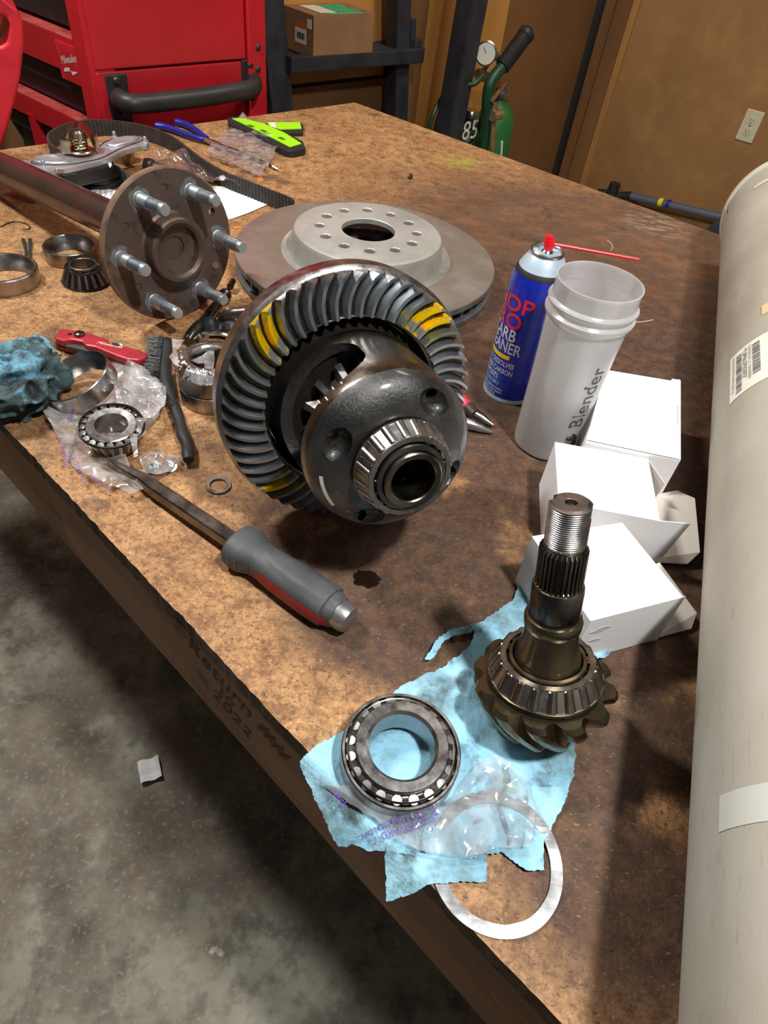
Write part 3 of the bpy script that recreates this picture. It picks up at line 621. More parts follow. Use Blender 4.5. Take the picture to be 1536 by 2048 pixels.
# cardboard box on the shelf
P = WK(625, 117, .028); P.z = zsh
ax = (WK(750, 112, .028)-WK(625, 117, .028)); ax.z = 0; wf = ax.length; ax.normalize()
bx = thing('cardboard_box', 'brown cardboard box with teal and orange labels on the rack shelf', 'box', frame(P, Vector((0, 0, 1)), ax))
hb = WK(633, 33, .028).z-zsh
w_ = .50*1; wid = (WK(752, 20, .028)-WK(628, 33, .028)).length
side = .15
b = MB(); th = .003
b.box((wid/2, th/2, hb/2), (wid, th, hb)); b.box((wid/2, side-th/2, hb/2), (wid, th, hb)); b.box((th/2, side/2, hb/2), (th, side, hb)); b.box((wid-th/2, side/2, hb/2), (th, side, hb)); b.box((wid/2, side/2, th/2), (wid, side, th))
b.build('carton_body', M['cardboard'], bx, smooth=0)
b = MB(); b.box((wid/2, side/4, hb+.0012), (wid, side/2-.001, .003)); b.box((wid/2, side*3/4, hb+.0012), (wid, side/2-.001, .003)); b.build('flap', M['cardboard'], bx, smooth=0)
b = MB(); b.box((wid*.55, side*.45, hb+.0032), (wid*.55, side*.8, .0008)); tl = b.build('teal_sticker', M['teal'], bx, smooth=0)
for k in range(4): text('sticker_lettering', ['FRAGILE HANDLE', 'WITH CARE', 'THIS SIDE UP', 'PLEASE'][k], .02, M['dgreen'], bx, Matrix.Translation((wid*.62, side*(.2+.17*k), hb+.0038)), 0)
b = MB(); b.box((wid*.3, side*.5, hb+.004), (wid*.25, side*.7, .0008)); b.build('sticker', M['label'], bx, smooth=0)
b = MB(); b.box((-.0005, side*.4, hb*.45), (.001, side*.36, hb*.36)); b.build('sticker', M['label'], bx, smooth=0)
b = MB(); b.box((-.0005, side*.4, hb*.70), (.001, side*.36, hb*.12)); b.build('orange_sticker', M['orange'], bx, smooth=0)
b = MB(); b.box((-.0005, side*.12, hb*.80), (.001, side*.13, hb*.22)); b.build('sticker', M['label'], bx, smooth=0)
for k in range(9):
    b = MB(); b.box((-.0012, side*(.27+.028*k), hb*.45), (.0004, .002+.002*(k % 3), hb*.16)); b.build('barcode_bar', M['inkgrey'], bx, smooth=0)
# ------------------------------------------------------------------ gas cylinders with their cart
WG = lambda x, y, o=0: PL(x, y, K+nA*(.34+o)+dB*0, nRk)
def cyl(label, xt, yt, r, m, ztop, off, strap=None):
    P = WG(xt, yt, off); base = Vector((P.x, P.y, FZ)); h = P.z-FZ
    t = thing('gas_cylinder', label, 'gas cylinder', base)
    b = MB(); b.lathe([(0, 0), (r*.96, 0), (r, .02), (r, h-.16), (r*.96, h-.13), (r*.8, h-.095), (r*.52, h-.07), (r*.42, h-.055), (r*.42, h-.05)], 32); b.build('tank', m, t)
    b = MB(); b.lathe([(r*.44, h-.052), (r*.46, h-.05), (r*.46, h-.02), (r*.38, h-.008), (0, h-.005)], 24); b.build('collar', M['steel'], t)
    return t, h
t1, h1 = cyl('light green gas cylinder with silver neck behind the bench', 1006, 165, .078, M['green'], 0, 0)
t2, h2 = cyl('dark green gas cylinder behind the steel post', 945, 215, .070, M['dgreen'], 0, .0)
Pm = WG(926, 268, -.02); o = text('stencil', '85', .09, M['label'], t2, None, 0); o.matrix_parent_inverse = t2.matrix_basis.inverted(); o.matrix_basis = frame(WG(941, 262, -.085), nRk, Vector((1, 0, 0)).cross(nRk).cross(nRk)*-1)
cart = thing('cylinder_cart', 'dark green cart frame with black ribbed grip leaning up by the cylinders', 'cart', Vector((WG(965, 300).x, WG(965, 300).y, FZ)))
pp = [Vector((WG(966, 300, -.12).x, WG(966, 300, -.12).y, FZ)), WG(966, 300, -.12), WG(975, 195, -.12), WG(984, 160, -.12), WG(1006, 132, -.12)]
b = MB(); b.tube(smooth_path(pp, 5), .0205, 12); kid(b, 'tube_frame', M['dgreen'], cart)
g0, g1 = WG(1004, 134, -.12), WG(1054, 66, -.12); b = MB(); n_ = 28
b.tube([g0+(g1-g0)*(i/n_) for i in range(n_+1)], [.026+(.003 if i % 2 else 0) if i < n_-3 else .03 for i in range(n_+1)], 14); kid(b, 'grip', M['blackmatte'], cart)
b = MB(); b.tube([g1, g1+(g1-g0).normalized()*.012], [.031, .02], 14); kid(b, 'grip_end', M['blackmatte'], cart)
def greg(label, items, base):
    t = thing('gas_regulator', label, 'regulator', base)
    for nm, bb, m in items: kid(bb, nm, m, t)
    return t
gp = WG(972, 107, -.1); T = frame(gp, (CAM-gp).normalized())
b1 = MB(); b1.lathe([(0, -.02), (.034, -.02), (.037, 0), (.037, .006), (.033, .008), (.033, .004), (0, .004)], 28, T)
b2 = MB(); b2.lathe([(0, .0042), (.032, .0042), (.032, .005), (0, .005)], 28, T)
b3 = MB(); b3.tube([WG(960, 150, -.08), WG(975, 128, -.08), WG(972, 112, -.07)], .010, 8); b3.tube([WG(985, 110, -.08), WG(1010, 118, -.08)], .014, 10); b3.tube([WG(955, 148, -.08), WG(990, 160, -.08)], .017, 10)
greg('brass regulator with round gauge above the cylinders', [('gauge', b1, M['steel']), ('gauge_face', b2, M['gaugeface']), ('valve_body', b3, M['brass'])], gp)
b = MB(); b.box((0, .010, .0056), (.002, .022, .0006), T @ Matrix.Rotation(.6, 4, 'Z')); nd = kid(b, 'needle', M['ink'], bpy.data.objects['gas_regulator'])
b1 = MB(); b1.tube([WG(984, 300, -.16), WG(989, 205, -.14)], .011, 10); b1.tube([WG(984, 232, -.15), WG(1000, 228, -.15)], .019, 10); b1.tube([WG(985, 200, -.15), WG(1018, 158, -.05)], .008, 8)
t = thing('torch_handle', 'brass torch body hanging in front of the light green cylinder', 'torch', WG(984, 300, -.16)); kid(b1, 'brass_body', M['brass'], t)
b = MB(); b.tube(smooth_path([WG(858, 262, .0), WG(868, 225, .0), WG(888, 190, .0), WG(912, 172, -.05), WG(948, 168, -.1), WG(966, 150, -.1)], 6), .008, 8); tag(b.build('gas_hose', M['dgreen']), 'dark green hose looping left from the cylinders', 'hose')
b = MB(); b.tube([WG(1002, 318, -.2), WG(1004, 283, -.2)], .004, 8); tag(b.build('thin_rod', M['white']), 'thin white rod standing by the green cylinder', 'rod')
# red bundle behind the steel post
b = MB(); b.tube(smooth_path([WG(878, 300, .06), WG(884, 262, .04), WG(895, 225, .04), (WG(903, 200, .04))], 5), [.035]*16, 10); tag(b.build('coiled_hose', M['maroon']), 'dark red coiled hose behind the steel post', 'hose')
# ------------------------------------------------------------------ socket and conduit on the right wall
Po = WR(1500, 252); T = frame(Po, nR, Vector((0, 0, 1)).cross(nR)); out = thing('wall_socket', 'ivory double socket on the tan wall', 'socket', T)
b = MB(); b.box((0, 0, .003), (.074, .118, .006)); b.build('cover_plate', M['outlet'], out, smooth=0, bevel=.003)
for s in (-.021, .021):
    b = MB(); b.lathe([(0, .0085), (.0155, .0085), (.0165, .0075), (.0165, .004)], 24, Matrix.Translation((0, s, 0))); f_ = b.build('receptacle', M['outlet'], out)
    for q_, hh in ((-.006, .009), (.006, .007)):
        b = MB(); b.box((q_, s+.003, .0087), (.0022, hh, .0006)); b.build('slot', M['slot'], f_, smooth=0)
    b = MB(); b.lathe([(0, .009), (.0026, .009), (.0026, .008)], 10, Matrix.Translation((0, s-.008, 0))); b.build('slot', M['slot'], f_)
b = MB(); b.lathe([(0, .0068), (.003, .0066), (.003, .005)], 10); b.build('screw', M['steel'], out)
cz = WR(1350, 417, .05).z
def wr(x, y, o=.05): P = WR(x, y, o); return P
p0, p1 = wr(1262, 392), wr(1560, 462)
cond = thing('wall_conduit', 'grey conduit with black couplings along the foot of the tan wall', 'conduit', p0)
b = MB(); b.tube([p0, p1], .0185, 14); kid(b, 'pipe', M['pipe'], cond)
b = MB(); b.tube([wr(1196, 384), wr(1232, 388)], .016, 12); b.tube([wr(1220, 400, .06), wr(1231, 366, .06)], .026, 12); b.tube([wr(1238, 392), wr(1262, 392)], .02, 12); kid(b, 'coupling', M['blackmatte'], cond)
b = MB(); b.box(wr(1257, 405, .03), (.06, .06, .07)); kid(b, 'clamp_block', M['blackmatte'], cond, smooth=0, bevel=.005)
b = MB(); b.tube([wr(1318, 404, .052), wr(1326, 406, .052)], .0192, 14); kid(b, 'yellow_print', M['yellowink'], cond)
b = MB(); b.tube([wr(1334, 407, .052), wr(1340, 409, .052)], .0192, 14); kid(b, 'blue_print', M['bluegrip'], cond)
# steel angle under the tube end, standing on the floor against the bench
P = G(1432, 470, -.01)+Vector((.09, .05, 0)); an = thing('steel_angle', 'dark steel angle iron beside the bench under the tube end', 'angle iron', (P.x, P.y, FZ))
b = MB(); bar(b, PL(1415, 476, P, nR), PL(1480, 415, P, nR), .03, .008, nR); kid(b, 'top_leg', M['rack'], an, smooth=0)
q0 = PL(1430, 478, P, nR); b = MB(); bar(b, Vector((q0.x+.05, q0.y, q0.z+.02)), Vector((q0.x+.05, q0.y, FZ)), .03, .03, nR); kid(b, 'upright', M['rack'], an, smooth=0)
# paper scrap on the floor
P = G(300, 1541, FZ+.004); b = MB(); n_ = 6; vs = []; 
for i in range(n_+1):
    for j in range(n_+1): vs.append(((i/n_-.5)*.042, (j/n_-.5)*.050, .004*math.sin(i*1.3)+.003*math.cos(j*1.7)+.010))
b.add(vs, [(i*(n_+1)+j, (i+1)*(n_+1)+j, (i+1)*(n_+1)+j+1, i*(n_+1)+j+1) for i in range(n_) for j in range(n_)])
tag(b.build('paper_scrap', M['paper'], T=Tz(P.x, P.y, FZ, .5), fix=False), 'small crumpled white paper scrap on the concrete floor', 'paper scrap')
# ================================================================== MECHANICAL PARTS ON THE BENCH
def ring_lathe(b, ri, ro, z0, z1, seg=64, T=None, ch=.0008):
    b.lathe([(ri, z0+ch), (ri+ch, z0), (ro-ch, z0), (ro, z0+ch), (ro, z1-ch), (ro-ch, z1), (ri+ch, z1), (ri, z1-ch)], seg, T, closed=True)
_roller = {}
def roller_set(parent, n, rb, zb, rt, zt, d0, d1, m=None, ph=0, T0=None):
    """n tapered rollers from (rb, zb) to (rt, zt); d0, d1 end radii; children share one mesh"""
    L = math.hypot(rt-rb, zt-zb); tilt = math.atan2(rt-rb, zt-zb); first = None
    for k in range(n):
        a = ph+2*PI*k/n
        T = Matrix.Rotation(a, 4, 'Z') @ Matrix.Translation((rb, 0, zb)) @ Matrix.Rotation(tilt, 4, 'Y')
        if T0 is not None: T = T0 @ T
        if first is None:
            b = MB(); c = d0*.14; b.lathe([(0, 0), (d0-c, 0), (d0, c), (d1, L-c), (d1-c, L), (0, L)], 14)
            first = b.build('roller', m or M['steel'], parent, T=T)
        else:
            o = first.copy(); COL.objects.link(o); o.parent = parent; o.matrix_local = T
def cage(parent, n, rb, zb, rt, zt, ph=0, m=None, T0=None, wb=.45, th=.0011):
    """pressed steel cage: two rims and n bars between the rollers"""
    b = MB()
    b.lathe([(rb, zb), (rb+th, zb), (rb+th+.0006, zb+.0022), (rb+.0006, zb+.0022)], 64, T0, closed=True)
    b.lathe([(rt-.003, zt+.0012), (rt+th, zt+.0012), (rt+th+.0002, zt-.0012), (rt, zt-.0012), (rt-.003, zt+.0002)], 64, T0, closed=True)
    for k in range(n):
        a = ph+2*PI*(k+.5)/n; T = Matrix.Rotation(a, 4, 'Z')
        if T0 is not None: T = T0 @ T
        w0 = 2*PI*rb/n*wb/2; w1 = 2*PI*rt/n*wb/2
        vs = [(rb, -w0, zb+.001), (rb+th, -w0, zb+.001), (rb+th, w0, zb+.001), (rb, w0, zb+.001), (rt, -w1, zt), (rt+th, -w1, zt), (rt+th, w1, zt), (rt, w1, zt)]
        b.add(vs, [(0, 1, 2, 3), (7, 6, 5, 4), (0, 4, 5, 1), (1, 5, 6, 2), (2, 6, 7, 3), (3, 7, 4, 0)], T)
    b.build('cage', m or M['darksteel'], parent)
def cup(name, label, T, R, ri0, ri1, h, group=None, m=None):
    """outer race: inner wall tapers from ri0 at the bottom to ri1 at the top"""
    b = MB(); c = .0012
    b.lathe([(ri0, .0006), (R-c, 0), (R, c), (R, h-c), (R-c, h), (ri1+.0006, h), (ri1, h-.0008)], 96, closed=True)
    o = b.build(name, m or M['race'], T=T)
    return tag(o, label, 'bearing race', group)
# ------------------------------------------------------------------ ring gear and differential carrier
GX = [-0.0426, 0.4972, 0.1222]; th_, ph_ = -1.1001, 0.1985
ax = Vector((math.cos(ph_)*math.cos(th_), math.cos(ph_)*math.sin(th_), math.sin(ph_)))
e1 = Vector((0, 0, 1)).cross(ax).normalized()
GX = CAM+(Vector(GX)-CAM)*.990; DT = frame(GX, ax, e1) @ Matrix.Scale(.990, 4)
diff = thing('differential', 'oily differential carrier with big spiral ring gear marked in yellow', 'differential', DT)
NT = 51
b = MB()
# blank: root cone, rim, back face, bore
b.lathe([(.0795, -.0335), (.121, -.0335), (.1232, -.0315), (.1232, -.014), (.1205, -.0112), (.1188, -.0102), (.0842, -.0018), (.0820, -.0030), (.0795, -.010)], 204, closed=True)
rg = b.build('ring_gear', [M['race'], M['rootoil'], M['shadeoil']], diff, smooth=30)
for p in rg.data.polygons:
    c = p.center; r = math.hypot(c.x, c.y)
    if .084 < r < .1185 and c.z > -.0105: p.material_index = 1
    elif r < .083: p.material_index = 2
b = MB(); ns = 10; vs = []
for k in range(ns+1):
    s = k/ns; r = .1196*(1-s)+.0838*s
    psi = .80*(1-s)+.16*s
    vs.append((r, s))
thv = 0; rows = []; pr = None
for r, s in vs:
    psi = .86*(1-s)+.02*s
    if pr is not None: thv += math.tan(psi)*(pr-r)/r
    pr = r
    pitch = 2*PI/NT; zr = -.0106+(.1188-r)*.243; zt = -.0002+(.1196-r)*.165
    row = []
    for off, z in ((-.43, zr), (-.30, zr+(zt-zr)*.35), (-.19, zr+(zt-zr)*.75), (-.125, zt), (.125, zt), (.19, zr+(zt-zr)*.75), (.30, zr+(zt-zr)*.35), (.43, zr)):
        a = thv+off*pitch; row.append((r*math.cos(a), r*math.sin(a), z))
    row.append((r*math.cos(thv+.43*pitch), r*math.sin(thv+.43*pitch), zr-.0012)); row.append((r*math.cos(thv-.43*pitch), r*math.sin(thv-.43*pitch), zr-.0012))
    rows.append(row)
n_ = 10; V = [p for row in rows for p in row]
Fc = [(i*n_+j, i*n_+(j+1) % n_, (i+1)*n_+(j+1) % n_, (i+1)*n_+j) for i in range(ns) for j in range(n_)]+[tuple(range(n_)), tuple(ns*n_+j for j in range(n_))[::-1]]
b.add(V, Fc); base_t = b.build('gear_tooth', M['tooth'], rg, smooth=28)
base_t.material_slots[0].link = 'OBJECT'; base_t.material_slots[0].material = M['tooth']
A0 = math.radians(7.2)
for i in range(NT):
    o = base_t if i == 0 else base_t.copy()
    if i: COL.objects.link(o); o.parent = rg
    a = A0+2*PI*i/NT; o.matrix_local = Matrix.Rotation(a, 4, 'Z')
    d = math.degrees(a) % 360
    mm = M['tooth']
    if 126 < d < 140 or 33 < d < 48 or 216 < d < 223: mm = M['yellowtooth']
    elif 140 < d < 148 or 26 < d < 33 or 48 < d < 55 or 223 < d < 230 or 209 < d < 216: mm = M['yellowfaint']
    if mm is not M['tooth']: o['label'] = 'tooth smeared with yellow marking paint'
    o.material_slots[0].link = 'OBJECT'; o.material_slots[0].material = mm
for k in range(12):
    pass
# carrier case
b = MB()
b.lathe([(.0615, .010), (.0615, .072), (.055, .084), (.030, .098), (.0185, .100), (.0185, .1385), (.0195, .1395), (.0232, .1395), (.0242, .1385), (.0242, .111), (.040, .1100), (.050, .1085), (.0580, .1055), (.0650, .1010), (.0695, .0955), (.0712, .0900), (.0722, .0880), (.0722, .0700), (.0722, .0010), (.0740, -.0080), (.0785, -.0130), (.0785, -.0200), (.0240, -.0200), (.0240, .002), (.0300, .010)], 96, closed=True)
case = b.build('carrier_case', [M['cast'], M['machined'], M['shadeoil']], diff)
cuts = []
def rrect(w, h, r, n=6):
    out = []
    for cx, cy, a0 in ((w/2-r, h/2-r, 0), (-w/2+r, h/2-r, 90), (-w/2+r, -h/2+r, 180), (w/2-r, -h/2+r, 270)):
        for k in range(n+1): a = math.radians(a0+90*k/n); out.append((cx+r*math.cos(a), cy+r*math.sin(a)))
    return out
wa = math.radians(155)
cb = MB(); cb.prism(rrect(.122, .064, .024), .0, .11, frame((0, 0, .045), (math.cos(wa), math.sin(wa), 0), (-math.sin(wa), math.cos(wa), 0))); cuts.append(cb.build('c', M['cast']))
wa2 = wa+PI
cb = MB(); cb.prism(rrect(.112, .050, .024), .0, .11, frame((0, 0, .040), (math.cos(wa2), math.sin(wa2), 0), (-math.sin(wa2), math.cos(wa2), 0))); cuts.append(cb.build('c', M['cast']))
for dg_ in (155, 58, -25, -115):
    a = math.radians(dg_); cb = MB(); T = Matrix.Rotation(a, 4, 'Z') @ Matrix.Translation((.0565, 0, .1090)) @ Matrix.Scale(1.35, 4, (0, 1, 0))
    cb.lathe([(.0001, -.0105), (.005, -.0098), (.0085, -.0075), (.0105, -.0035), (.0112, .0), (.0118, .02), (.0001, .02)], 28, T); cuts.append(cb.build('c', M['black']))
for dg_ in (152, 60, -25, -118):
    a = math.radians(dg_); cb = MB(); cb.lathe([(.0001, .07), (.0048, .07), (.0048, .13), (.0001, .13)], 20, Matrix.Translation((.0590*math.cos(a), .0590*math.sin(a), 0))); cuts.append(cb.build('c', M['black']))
for c_ in cuts: c_.parent = diff
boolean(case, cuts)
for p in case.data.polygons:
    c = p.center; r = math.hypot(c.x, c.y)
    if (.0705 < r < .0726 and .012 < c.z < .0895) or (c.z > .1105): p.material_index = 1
    elif c.z < .0125 or (r < .0617 and c.z < .10): p.material_index = 2  # recess and inside faces: oil plus painted shade
# chalk mark and scratches
a = math.radians(193); P = Vector((.0655*math.cos(a), .0655*math.sin(a), .1007)); 
b = MB(); vs = []
for k in range(9):
    q = math.radians(184+k*3.6)
    for rr in (.0622, .0648): zz = .0955+(.0695-rr)/(.0695-.0650)*.0055 if rr > .065 else .1010+(.0650-rr)/.007*.0045; vs.append(((rr)*math.cos(q), rr*math.sin(q), zz+.0004))
b.add(vs, [(2*k, 2*k+2, 2*k+3, 2*k+1) for k in range(8)]); b.build('paint_mark', M['smudge'], diff, smooth=0)
for k, (aa, zz, ln) in enumerate(((128, .079, .004), (135, .083, .005), (122, .081, .003), (140, .077, .005))):
    q = math.radians(aa); b = MB(); b.box((.0727*math.cos(q), .0727*math.sin(q), zz), (.001, .0008, ln)); b.build('scratch_mark', M['smudge'], diff, smooth=0)
# bearing on the carrier nose
cage(diff, 20, .0392, .1125, .0338, .1318, ph=.1, m=M['race'], wb=.42)
roller_set(diff, 20, .0365, .1135, .0322, .1308, .0049, .0043, ph=.1)
b = MB(); b.lathe([(.0243, .1108), (.0372, .1108), (.0380, .1118), (.0372, .1130), (.0330, .1135), (.0285, .1320), (.0292, .1335), (.0286, .1352), (.0250, .1358), (.0243, .1352)], 72, closed=True); b.build('inner_race', M['darksteel'], diff)
# inside: side gear, spider gears and cross shaft
def bevel_gear(name, n, r0, r1, z0, z1, bore, m, parent, T):
    """small straight bevel gear: large radius r0 at z0, small r1 at z1"""
    b = MB(); prof = []
    for zz, rr in ((z0, r0), (z1, r1)):
        for i in range(n*4):
            a = 2*PI*i/(n*4); k = rr*(1.0 if i % 4 in (1, 2) else .80); prof.append((k*math.cos(a), k*math.sin(a), zz))
    N = n*4; vs = prof+[(bore*math.cos(2*PI*i/N), bore*math.sin(2*PI*i/N), z0) for i in range(N)]+[(bore*math.cos(2*PI*i/N), bore*math.sin(2*PI*i/N), z1) for i in range(N)]
    fs = []
    for i in range(N):
        k = (i+1) % N; fs += [(i, k, N+k, N+i), (N+i, N+k, 3*N+k, 3*N+i), (2*N+i, 3*N+i, 3*N+k, 2*N+k), (i, 2*N+i, 2*N+k, k)]
    b.add(vs, fs); return b.build(name, m, parent, T=T, smooth=20)
bevel_gear('side_gear', 14, .053, .036, .016, .046, .012, M['race'], diff, Matrix())
bevel_gear('side_gear', 15, .043, .030, -.086, -.066, .012, M['darksteel'], diff, Matrix.Rotation(PI, 4, 'X'))
for k in (0, 1):
    a = math.radians(72+180*k); T = frame((.060*math.cos(a), .060*math.sin(a), .066), (-math.cos(a), -math.sin(a), 0), (0, 0, 1))
    bevel_gear('spider_gear', 10, .020, .013, .0, .018, .009, M['tooth'], diff, T)
a = math.radians(150); T = frame((.052*math.cos(a), .052*math.sin(a), .046), (-math.cos(a), -math.sin(a), 0), (0, 0, 1)) 
b = MB(); a = math.radians(72); b.tube([(.070*math.cos(a), .070*math.sin(a), .066), (-.070*math.cos(a), -.070*math.sin(a), .066)], .0088, 16); b.build('cross_shaft', M['race'], diff)
# hub behind the ring gear: flange, trunnion and second bearing
b = MB(); b.lathe([(.024, -.034), (.078, -.034), (.079, -.036), (.079, -.044), (.070, -.050), (.044, -.056), (.030, -.060), (.0242, -.060), (.0242, -.088), (.0185, -.088), (.0185, -.034)], 72, closed=True); b.build('rear_hub', M['cast'], diff)
b = MB(); b.lathe([(.0243, -.062), (.040, -.062), (.0405, -.064), (.0355, -.084), (.0243, -.084)], 60, closed=True); b.build('rear_bearing', M['darksteel'], diff)
for k in range(10):
    a = 2*PI*k/10; b = MB(); b.lathe([(0, -.044), (.0085, -.044), (.0085, -.053), (.007, -.054), (0, -.054)], 6, Matrix.Translation((.0640*math.cos(a), .0640*math.sin(a), 0)) if False else Matrix.Translation((.0680*math.cos(a), .0680*math.sin(a), 0))); b.build('ring_gear_bolt', M['darksteel'], diff, smooth=20)
# ------------------------------------------------------------------ axle shaft with wheel flange
F0 = Vector((-.3107, .7864, .1084)); sc_ = 1.036; F0 = CAM+(F0-CAM)*sc_+Vector((0, 0, .0007))
fa = Vector((.8039, -.5876, .0919)).normalized()
AT = frame(F0, fa); axle = thing('axle_shaft', 'rusty axle shaft with a six-stud wheel flange standing on its rim', 'axle', AT)
b = MB(); b.lathe([(.0300, -.003), (.0310, -.0105), (.0925, -.0105), (.0948, -.0085), (.0948, -.0015), (.0925, 0), (.045, .0005), (.0420, .0030), (.0405, .018), (.0385, .0202), (.0345, .0202), (.0300, .0165), (.0285, .0080), (.0150, .0050), (.0145, .0028), (.0001, .0026), (.0001, -.003)], 128, closed=True)
fl = b.build('wheel_flange', [M['rust'], M['rustedge']], axle)
for p in fl.data.polygons:
    if math.hypot(p.center.x, p.center.y) > .0935: p.material_index = 1
SP = .9849816+0
# small threaded puller hole and two blind dimples
cb = MB(); hq = math.radians(30)
SR = .06985*sc_
hh = [ (424/1, 424/1) ]
def on_flange(px, py, o=0):
    P = PL(px, py, F0+fa*o, fa); return AT.inverted() @ P
hp = on_flange(424, 424)
c1 = MB(); c1.lathe([(.0001, -.03), (.0052, -.03), (.0052, .03), (.0001, .03)], 20, Matrix.Translation((hp.x, hp.y, 0))); cc1 = c1.build('c', M['rust'], axle)
cl = [cc1]
for (x, y) in ((328, 377), (249, 454), (430, 532), (275, 575)):
    q = on_flange(x, y); c1 = MB(); c1.lathe([(.0001, -.0012), (.0058, -.0012), (.0062, .03), (.0001, .03)], 20, Matrix.Translation((q.x, q.y, 0))); cl.append(c1.build('c', M['rust'], axle))
boolean(fl, cl)
b = MB(); b.lathe([(0, .0012), (.005, .001), (.0056, -.001)], 16, Matrix.Translation(on_flange(431, 531))); b.build('plug', M['rustedge'], axle)
b = MB(); b.lathe([(.0001, -.0105), (.036, -.0105), (.036, -.016), (.0300, -.020), (.0285, -.060), (.0262, -.066), (.0245, -.120), (.0240, -.60), (.0185, -.61), (.0185, -.66), (.0001, -.66)], 48); b.build('shaft', M['maroon'], axle)
LS = .0517*sc_
st = None
for k in range(6):
    # phase measured in the basis of the calibrated fit
    a = SP+k*PI/3; e1_ = Vector((0, 0, 1)).cross(fa).normalized(); e2_ = fa.cross(e1_)
    P = F0+SR*(math.cos(a)*e1_+math.sin(a)*e2_); L = AT.inverted() @ P; T = Matrix.Translation((L.x, L.y, 0))
    if st is None:
        b = MB(); b.lathe([(0, -.012), (.0074, -.012), (.0098, -.0), (.0098, .0015), (.0088, .0025), (.0084, .004), (.0084, .0215), (.0080, .0225)]+[(.0080-(.0006 if i % 2 else 0), .0225+i*.0009) for i in range(1, 30)]+[(.0074, .0500), (.0066, LS), (0, LS)], 20)
        st = b.build('wheel_stud', [M['zinc'], M['zincdark']], axle, T=T)
        for p in st.data.polygons:
            if .0222 < p.center.z < .0490: p.material_index = 1
    else: o = st.copy(); COL.objects.link(o); o.parent = axle; o.matrix_local = T
    # grey corrosion collar around the stud
    b = MB(); pts = []
    for i in range(26):
        q = 2*PI*i/26; r = .0145*(1+.25*noise.noise(Vector((math.cos(q)*1.5, math.sin(q)*1.5, k*3.))));pts.append((r*math.cos(q), r*math.sin(q)))
    b.prism(pts, -.0002, .0003, T); b.build('corrosion_patch', M['corr'] if 'corr' in M else M.setdefault('corr', mat('grey_corrosion', (.22, .22, .215), .6, .5, [(60, (.12, .10, .09), .45, .6, 8)])), axle, smooth=0)
# ------------------------------------------------------------------ brake rotor
RC = Vector((-.088, 1.022, 0)); RR = .205
hz = [G(x/2.648+420, y/2.648+360, .070) for x, y in ((847, 380), (718, 345), (625, 290), (595, 227), (628, 178), (718, 152), (833, 154), (953, 184), (1043, 237), (1085, 296), (1058, 348), (973, 380))]
HC = sum(hz, Vector())/12; HR = sum((h-HC).length for h in hz)/12; ph0 = math.atan2(hz[0].y-HC.y, hz[0].x-HC.x)
RC = Vector((HC.x, HC.y, 0)); rot = thing('brake_rotor', 'grey vented brake rotor lying hat side up at the middle of the bench', 'brake rotor', Tz(RC.x, RC.y, 0, ph0))
b = MB(); b.lathe([(.1290, .0240), (.2035, .0240), (.2050, .0255), (.2050, .0335), (.2035, .0350), (.1340, .0350), (.1300, .0340), (.1240, .0320), (.1215, .0345), (.1190, .0420), (.1175, .0600), (.1140, .0665), (.1080, .0692), (.0960, .0692), (.0945, .0700), (.0425, .0700), (.0413, .0690), (.0413, .0620), (.1050, .0610), (.1100, .0560), (.1130, .0240)], 144, closed=True)
hat = b.build('disc', [M['rotor_hat'], M['rotor_fr'], M['rotor_edge']], rot)
cl = []
for k in range(12):
    a = 2*PI*k/12; c1 = MB(); r = .0078 if k % 2 else .0082; c1.lathe([(.0001, .05), (r, .05), (r, .0688), (r+.0014, .0702), (r+.0014, .08), (.0001, .08)], 22, Matrix.Translation((HR*math.cos(a), HR*math.sin(a), 0))); cl.append(c1.build('c', M['rotor_hat'], rot))
boolean(hat, cl)
for p in hat.data.polygons:
    c = p.center; r = math.hypot(c.x, c.y)
    if r > .1345 and c.z > .034: p.material_index = 1
    elif r > .2: p.material_index = 2
b = MB(); b.lathe([(.1290, .0), (.2030, .0), (.2045, .0015), (.2045, .0085), (.2030, .0100), (.1290, .0100)], 144, closed=True); b.build('lower_disc', M['rotor_edge'], rot)
v0 = None
for k in range(48):
    T = Matrix.Rotation(2*PI*k/48, 4, 'Z')
    if v0 is None: b = MB(); b.box((.164, 0, .017), (.068, .006, .0142)); v0 = b.build('vane', M['rotor_edge'], rot, T=T, smooth=0)
    else: o = v0.copy(); COL.objects.link(o); o.parent = rot; o.matrix_local = T
# ------------------------------------------------------------------ pinion gear with its bearing
pb = G(1078, 1425, .006); pa = Vector((-.138, .235, .962)).normalized()
pb = CAM+(pb-CAM)*.984; PT = frame(pb, pa, Vector((1, 0, 0))) @ Matrix.Scale(.988, 4); pin = thing('pinion_gear', 'oily pinion gear standing upright on the blue towel with its shaft leaning left', 'pinion gear', PT)
prof = [(.0001, .030), (.044, .0420), (.0300, .0440), (.0262, .0500), (.0250, .0640), (.0226, .0720), (.0204, .0850), (.0198, .0925), (.0212, .0945), (.0215, .1015), (.0205, .1035), (.0190, .1040), (.0186, .1060), (.0184, .1290), (.0178, .1320), (.0150, .1330), (.0140, .1700), (.0135, .1720), (.0001, .1720)]
b = MB(); b.lathe(prof, 72); b.build('shaft', [M['pinoil'] if 'pinoil' in M else M.setdefault('pinoil', mat('brown_oiled_steel', (.20, .165, .10), .26, .95, [(24, (.12, .10, .065), .42, .65), (60, (.34, .28, .18), .62, .8)], rvar=(40, .16, .36)))], pin)
b = MB(); b.lathe([(.0186, .1050), (.0187, .1052), (.0187, .1300), (.0180, .1318)], 64); b.build('journal', M['darksteel'], pin)
